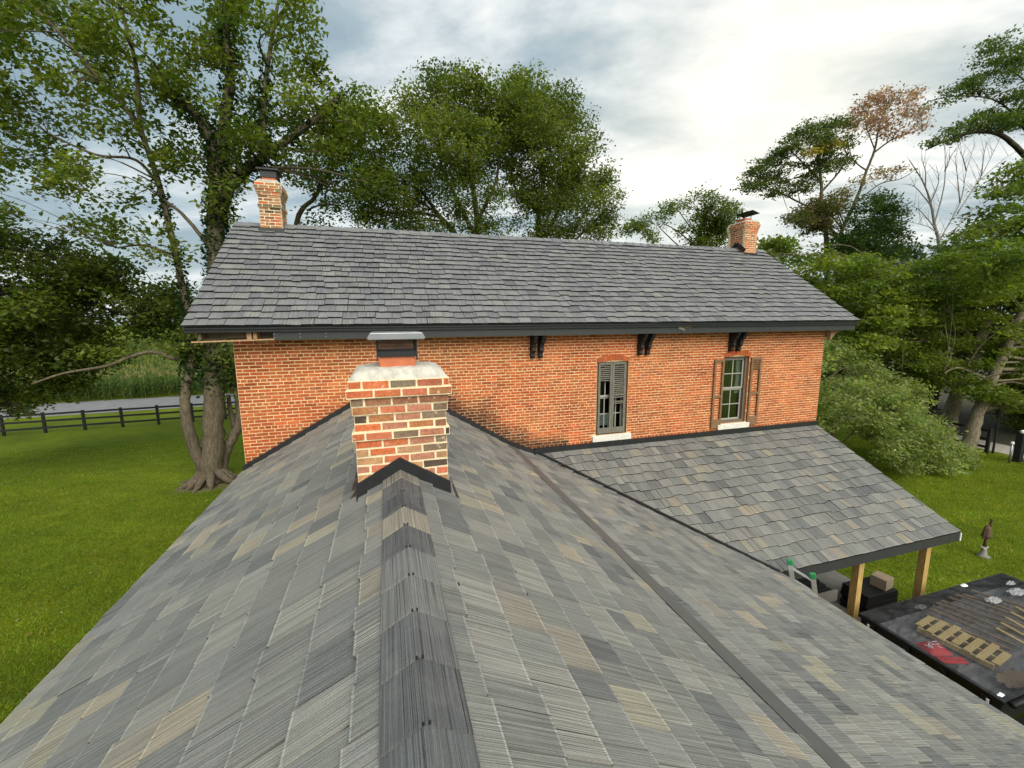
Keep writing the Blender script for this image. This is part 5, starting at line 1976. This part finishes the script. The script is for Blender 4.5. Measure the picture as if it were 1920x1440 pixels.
# two leaning locusts by the drive
LOC = dict(per=16, sig=.26, leaf=.17, col=G_LOCUST, squash=.45, vs=.30, limb=.25, inset=.2)
tree('locust_tree', 'leaning locust tree with pale bark trunk between the bush and the drive fence', 15.2,
     [([(1768, 838), (1782, 780), (1798, 725), (1830, 660), (1848, 610), (1868, 560), (1885, 480)], .42, .14), ([(1805, 715), (1760, 660), (1700, 620), (1640, 590)], .14, .04), ([(1835, 650), (1780, 590), (1720, 540), (1640, 500)], .14, .04)],
     [dict(poly=[(1420, 440), (1540, 455), (1640, 480), (1700, 495), (1780, 480), (1810, 520), (1825, 600), (1790, 690), (1750, 735), (1660, 725), (1580, 690), (1550, 640), (1540, 580), (1480, 540), (1420, 500)], n=200, r=(14, 34), dens=17, thick=3.0, **LOC)],
     bark='bark_pale')
tree('locust_tree', 'leaning locust tree with greenish trunk beside the drive gate', 13.4,
     [([(1812, 852), (1826, 800), (1842, 750), (1875, 680), (1910, 600), (1950, 500)], .34, .14), ([(1860, 715), (1800, 690), (1770, 700)], .1, .03)],
     [dict(poly=[(1740, 500), (1790, 430), (1840, 390), (1880, 330), (1930, 300), (2040, 280), (2040, 800), (1930, 800), (1890, 770), (1850, 745), (1800, 735), (1790, 700), (1825, 660), (1850, 600), (1830, 560), (1760, 560)], n=200, r=(14, 36), dens=17, thick=2.6, **LOC),
      dict(poly=[(1850, 640), (2050, 600), (2050, 840), (1920, 815), (1870, 790), (1850, 740)], n=60, r=(14, 34), dens=17, thick=2.0, dY=2.0, **LOC)],
     bark='bark_pale')
# dead branches by the right eave
stems = [([(1545, 660), (1575, 630), (1600, 600), (1625, 560), (1640, 530)], .05, .012)]
for pts in ([(1560, 645), (1575, 660), (1578, 680)], [(1590, 610), (1640, 605), (1660, 595)], [(1605, 590), (1570, 575), (1540, 575)], [(1620, 565), (1590, 560), (1560, 545)], [(1600, 600), (1635, 585), (1655, 590)], [(1625, 560), (1660, 555), (1680, 545)], [(1575, 632), (1600, 640), (1620, 650)]):
    stems.append((pts, .03, .008))
stems.insert(0, ([(1528, 900), (1530, 760), (1545, 660)], .09, .05))
tree('dead_sapling', 'dead whitish sapling with bare twigs beyond the right eave', 17.5, stems, [], bark='dead')
# pale bush
tree('dogwood_bush', 'large pale green arching bush on the right lawn', 13.2,
     [([(1700, 880, 0), (1695, 830), (1680, 780), (1640, 720), (1580, 690)], .10, .03), ([(1705, 885), (1730, 830), (1750, 800)], .06, .02), ([(1560, 850, .5), (1562, 800, .5), (1570, 760, .5), (1600, 730)], .08, .03), ([(1580, 830, .4), (1610, 805), (1640, 830)], .03, .01), ([(1700, 880), (1660, 800), (1600, 770)], .06, .02)],
     [dict(poly=[(1490, 630), (1550, 640), (1620, 668), (1690, 700), (1745, 745), (1765, 800), (1730, 850), (1660, 840), (1620, 800), (1560, 805), (1490, 800)], n=190, inset=.0, r=(8, 20), dens=20, per=12, sig=.2, leaf=.14, col=G_BUSH, thick=1.8, limb=.35, squash=.6, vs=.4),
      dict(poly=[(1640, 790), (1740, 780), (1790, 825), (1825, 870), (1810, 905), (1760, 900), (1690, 880), (1640, 850)], n=110, inset=.0, r=(7, 18), dens=20, per=12, sig=.18, leaf=.13, col=G_BUSH, thick=1.4, limb=.35, dY=-1.0, squash=.6, vs=.4)],
     bark='bark', cat='bush')

# far trees beyond the field and behind the drive
far = [(-55, 92, 13, 8), (-38, 98, 15, 9), (-70, 105, 16, 10), (-24, 104, 14, 8), (-84, 88, 15, 9), (-12, 100, 13, 8)]
for i, (x, y, h, r) in enumerate(far):
    t = empty('far_tree', (x, y, 0), label='distant dark tree standing in the row beyond the corn field', cat='tree', group='trees beyond the corn field')
    obj('trunk', MB().tube([(x, y, 0), (x + .3, y, h * .5)], [.5, .25], 8), 'bark_dark', t)
    n = 5200
    cc = []
    for k in range(60):
        d_ = rng.normal(size=3); d_ /= np.linalg.norm(d_)
        q = np.array([x, y, h * .55]) + d_ * np.array([r * .55, r * .5, h * .34]) * rng.uniform(.4, 1)
        cc.append(q + rng.normal(size=(n // 60, 3)) * 1.0)
    P = np.vstack(cc)
    P = P[P[:, 2] > 1.0]
    leaf_mesh('crown', P, .55, leaf_cols(len(P), (.034, .060, .016), .3), t, .5, kind='stuff')
side = [(40, 21, 15, 8, 'dark wood tree behind the pale leaning trunk'), (43, 30, 15, 9, 'dark wood tree behind the pale bush'), (38, 13, 14, 8, 'dark wood tree behind the greenish leaning trunk'), (36, 40, 13, 7, 'dark wood tree below the bare dead tree'), (41, 4, 14, 8, 'dark wood tree behind the iron gate'), (28, 42, 11, 6, 'dark wood tree low behind the right chimney'), (37, 30, 11, 7, 'dark wood tree beyond the right eave')]
for i, (x, y, h, r, lab) in enumerate(side):
    t = empty('wood_tree', (x, y, 0), label=lab + ' beyond the drive', cat='tree', group='wood trees beyond the drive')
    obj('trunk', MB().tube([(x, y, 0), (x + .4, y, h * .55)], [.4, .2], 8), 'bark_dark', t)
    cc = []
    for k in range(90):
        d_ = rng.normal(size=3); d_ /= np.linalg.norm(d_)
        q = np.array([x, y, h * .5]) + d_ * np.array([r * .55, r * .55, h * .42]) * rng.uniform(.3, 1)
        cc.append(q + rng.normal(size=(150, 3)) * .7)
    P = np.vstack(cc)
    P = P[P[:, 2] > .3]
    leaf_mesh('crown', P, .34, leaf_cols(len(P), (.026, .046, .012), .3), t, .5, kind='stuff')

# ------------------------------------------------------------------ corn field and grass
def hill_z(x, y):
    t = np.clip((y - 60) / 110, 0, 1)
    return 0.012 + 4.2 * t * t * (3 - 2 * t) + .6 * np.sin(x * .05) * t


cx_, cy_ = [], []
for j in range(46):
    yb = 47.2 + (.78 * j if j < 14 else 10.9 + (j - 14) * 1.9)
    n = 210 if j < 6 else (150 if j < 16 else 110)
    x = rng.uniform(-75, 8, n)
    cx_.append(x)
    cy_.append(yb + .058 * (x + 20) + rng.uniform(-.2, .2, n))
X, Yc = np.concatenate(cx_), np.concatenate(cy_)
Zc = hill_z(X, Yc)
NP = len(X)
Hh = rng.uniform(1.75, 2.25, NP)
BL = 9
V, C = [], []
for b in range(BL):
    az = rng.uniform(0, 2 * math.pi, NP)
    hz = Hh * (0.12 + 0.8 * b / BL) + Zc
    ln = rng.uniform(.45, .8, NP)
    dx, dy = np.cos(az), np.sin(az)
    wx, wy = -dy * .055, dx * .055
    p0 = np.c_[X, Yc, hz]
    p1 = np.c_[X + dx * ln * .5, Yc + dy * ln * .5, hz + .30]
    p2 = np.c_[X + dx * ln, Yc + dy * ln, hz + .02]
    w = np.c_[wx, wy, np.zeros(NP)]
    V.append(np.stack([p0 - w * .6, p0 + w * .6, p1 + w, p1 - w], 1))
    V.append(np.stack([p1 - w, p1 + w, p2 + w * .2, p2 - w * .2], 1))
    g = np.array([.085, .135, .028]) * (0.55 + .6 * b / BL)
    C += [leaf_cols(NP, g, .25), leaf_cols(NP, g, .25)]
# stalk with tassel
st_ = np.c_[np.full(NP, .02), np.zeros(NP), np.zeros(NP)]
p0, p1 = np.c_[X, Yc, Zc], np.c_[X, Yc, Zc + Hh]
V.append(np.stack([p0 - st_, p0 + st_, p1 + st_, p1 - st_], 1))
C.append(leaf_cols(NP, (.10, .13, .035), .2))
for k in range(3):
    o_ = np.c_[rng.uniform(-.15, .15, NP), rng.uniform(-.1, .1, NP), rng.uniform(.15, .35, NP)]
    V.append(np.stack([p1 - st_ * .9, p1 + st_ * .9, p1 + o_ + st_ * .9, p1 + o_ - st_ * .9], 1))
    C.append(leaf_cols(NP, (.24, .22, .085), .2))
V = np.concatenate(V).reshape(-1, 3)
C = np.repeat(np.concatenate(C), 4, axis=0)
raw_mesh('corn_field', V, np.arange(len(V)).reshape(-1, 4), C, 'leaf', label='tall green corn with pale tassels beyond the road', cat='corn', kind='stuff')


def vnoise(P, fr, seed):
    r_ = np.random.default_rng(seed)
    T = r_.uniform(0, 1, (64, 64))
    x, y = P[:, 0] * fr, P[:, 1] * fr
    xi, yi = np.floor(x).astype(int), np.floor(y).astype(int)
    u, v = x - xi, y - yi
    u, v = u * u * (3 - 2 * u), v * v * (3 - 2 * v)
    g = lambda a, b: T[a % 64, b % 64]
    return (g(xi, yi) * (1 - u) + g(xi + 1, yi) * u) * (1 - v) + (g(xi, yi + 1) * (1 - u) + g(xi + 1, yi + 1) * u) * v


def grass(name, n, fn, hgt, wid, base, label):
    P = fn(n)
    N = len(P)
    az = rng.uniform(0, 2 * math.pi, N)
    d = np.c_[np.cos(az), np.sin(az), np.zeros(N)]
    h = hgt * rng.uniform(.6, 1.4, N)
    lean = rng.normal(size=(N, 3)) * hgt * .6
    lean[:, 2] = 0
    V = np.stack([P - d * wid, P + d * wid, P + lean + np.c_[np.zeros(N), np.zeros(N), h]], 1).reshape(-1, 3)
    f = 0.62 + .42 * vnoise(P, .35, 1) + .30 * vnoise(P * np.array([1, 2.2, 1]), 1.3, 2) + .28 * vnoise(P, 5.0, 3)
    f *= 1 + .07 * np.sign(np.sin((P[:, 0] * .45 + P[:, 1]) * 2.6))
    C = leaf_cols(N, base, .3) * f[:, None]
    dry = vnoise(P, .8, 5) * vnoise(P, 3.0, 6) > .42                   # yellower worn tufts
    C[dry] *= np.array([1.25, 1.06, 1.1])
    raw_mesh(name, V, np.arange(N * 3).reshape(-1, 3), np.repeat(C, 3, axis=0), 'leaf', label=label, cat='grass', kind='stuff')


def left_area(n):
    u = rng.uniform(0, 1, n) ** 1.6
    y = 2.5 + u * 27
    x = -2.9 - rng.uniform(0, 1, n) * (4.0 + .72 * y)
    k = ~((x > -2.75) & (y < 15))
    return np.c_[x, y, np.zeros(n)][k]


def right_area(n):
    x = rng.uniform(11.7, 30, n)
    y = rng.uniform(1.5, 17, n)
    k = ~((x < TX1 + .1) & (y < 5.2))
    return np.c_[x, y, np.zeros(n)][k]


grass('lawn_grass', 260000, left_area, .055, .012, (.128, .176, .011), 'mown green lawn left of the wing roof')
grass('lawn_grass', 120000, right_area, .055, .013, (.152, .196, .015), 'mown green lawn around the dinner bell')
# bare earth and roots round the big tree
tb_ = at_z(397, 906, 0)
rt = MB()
for k in range(11):
    a = 2 * math.pi * k / 11 + random.uniform(-.2, .2)
    L_ = random.uniform(.9, 1.6)
    c = Vector((tb_.x, tb_.y, 0))
    dv = Vector((math.cos(a), math.sin(a), 0))
    rt.tube([c + dv * .3 + Vector((0, 0, .55)), c + dv * .75 + Vector((0, 0, .16)), c + dv * L_ + Vector((0, 0, -.03))], [.2, .13, .04], 7)
troot = [o for o in COL.objects if o.name == 'ivy_clad_tree'][0]
obj('root', rt, 'bark', troot, smooth=True)
er = MB()
n = 28
vs_ = [(tb_.x, tb_.y, .01)] + [(tb_.x + math.cos(2 * math.pi * k / n) * random.uniform(.9, 1.5), tb_.y + math.sin(2 * math.pi * k / n) * random.uniform(.9, 1.3), .006) for k in range(n)]
er.add(vs_, [(0, 1 + k, 1 + (k + 1) % n) for k in range(n)])
obj('bare_earth', er, 'earth', None, kind='structure')


# fallen leaves scattered on the lawn
nf = 900
P = np.vstack([left_area(nf), right_area(nf // 3)])
P[:, 2] = .05
leaf_mesh('fallen_leaves', P, .075, np.array([(.30, .24, .06), (.22, .14, .05), (.36, .33, .12)])[rng.integers(0, 3, len(P))], None, 2.0, label='dry yellow leaves scattered over the lawn', cat='leaves', kind='stuff')
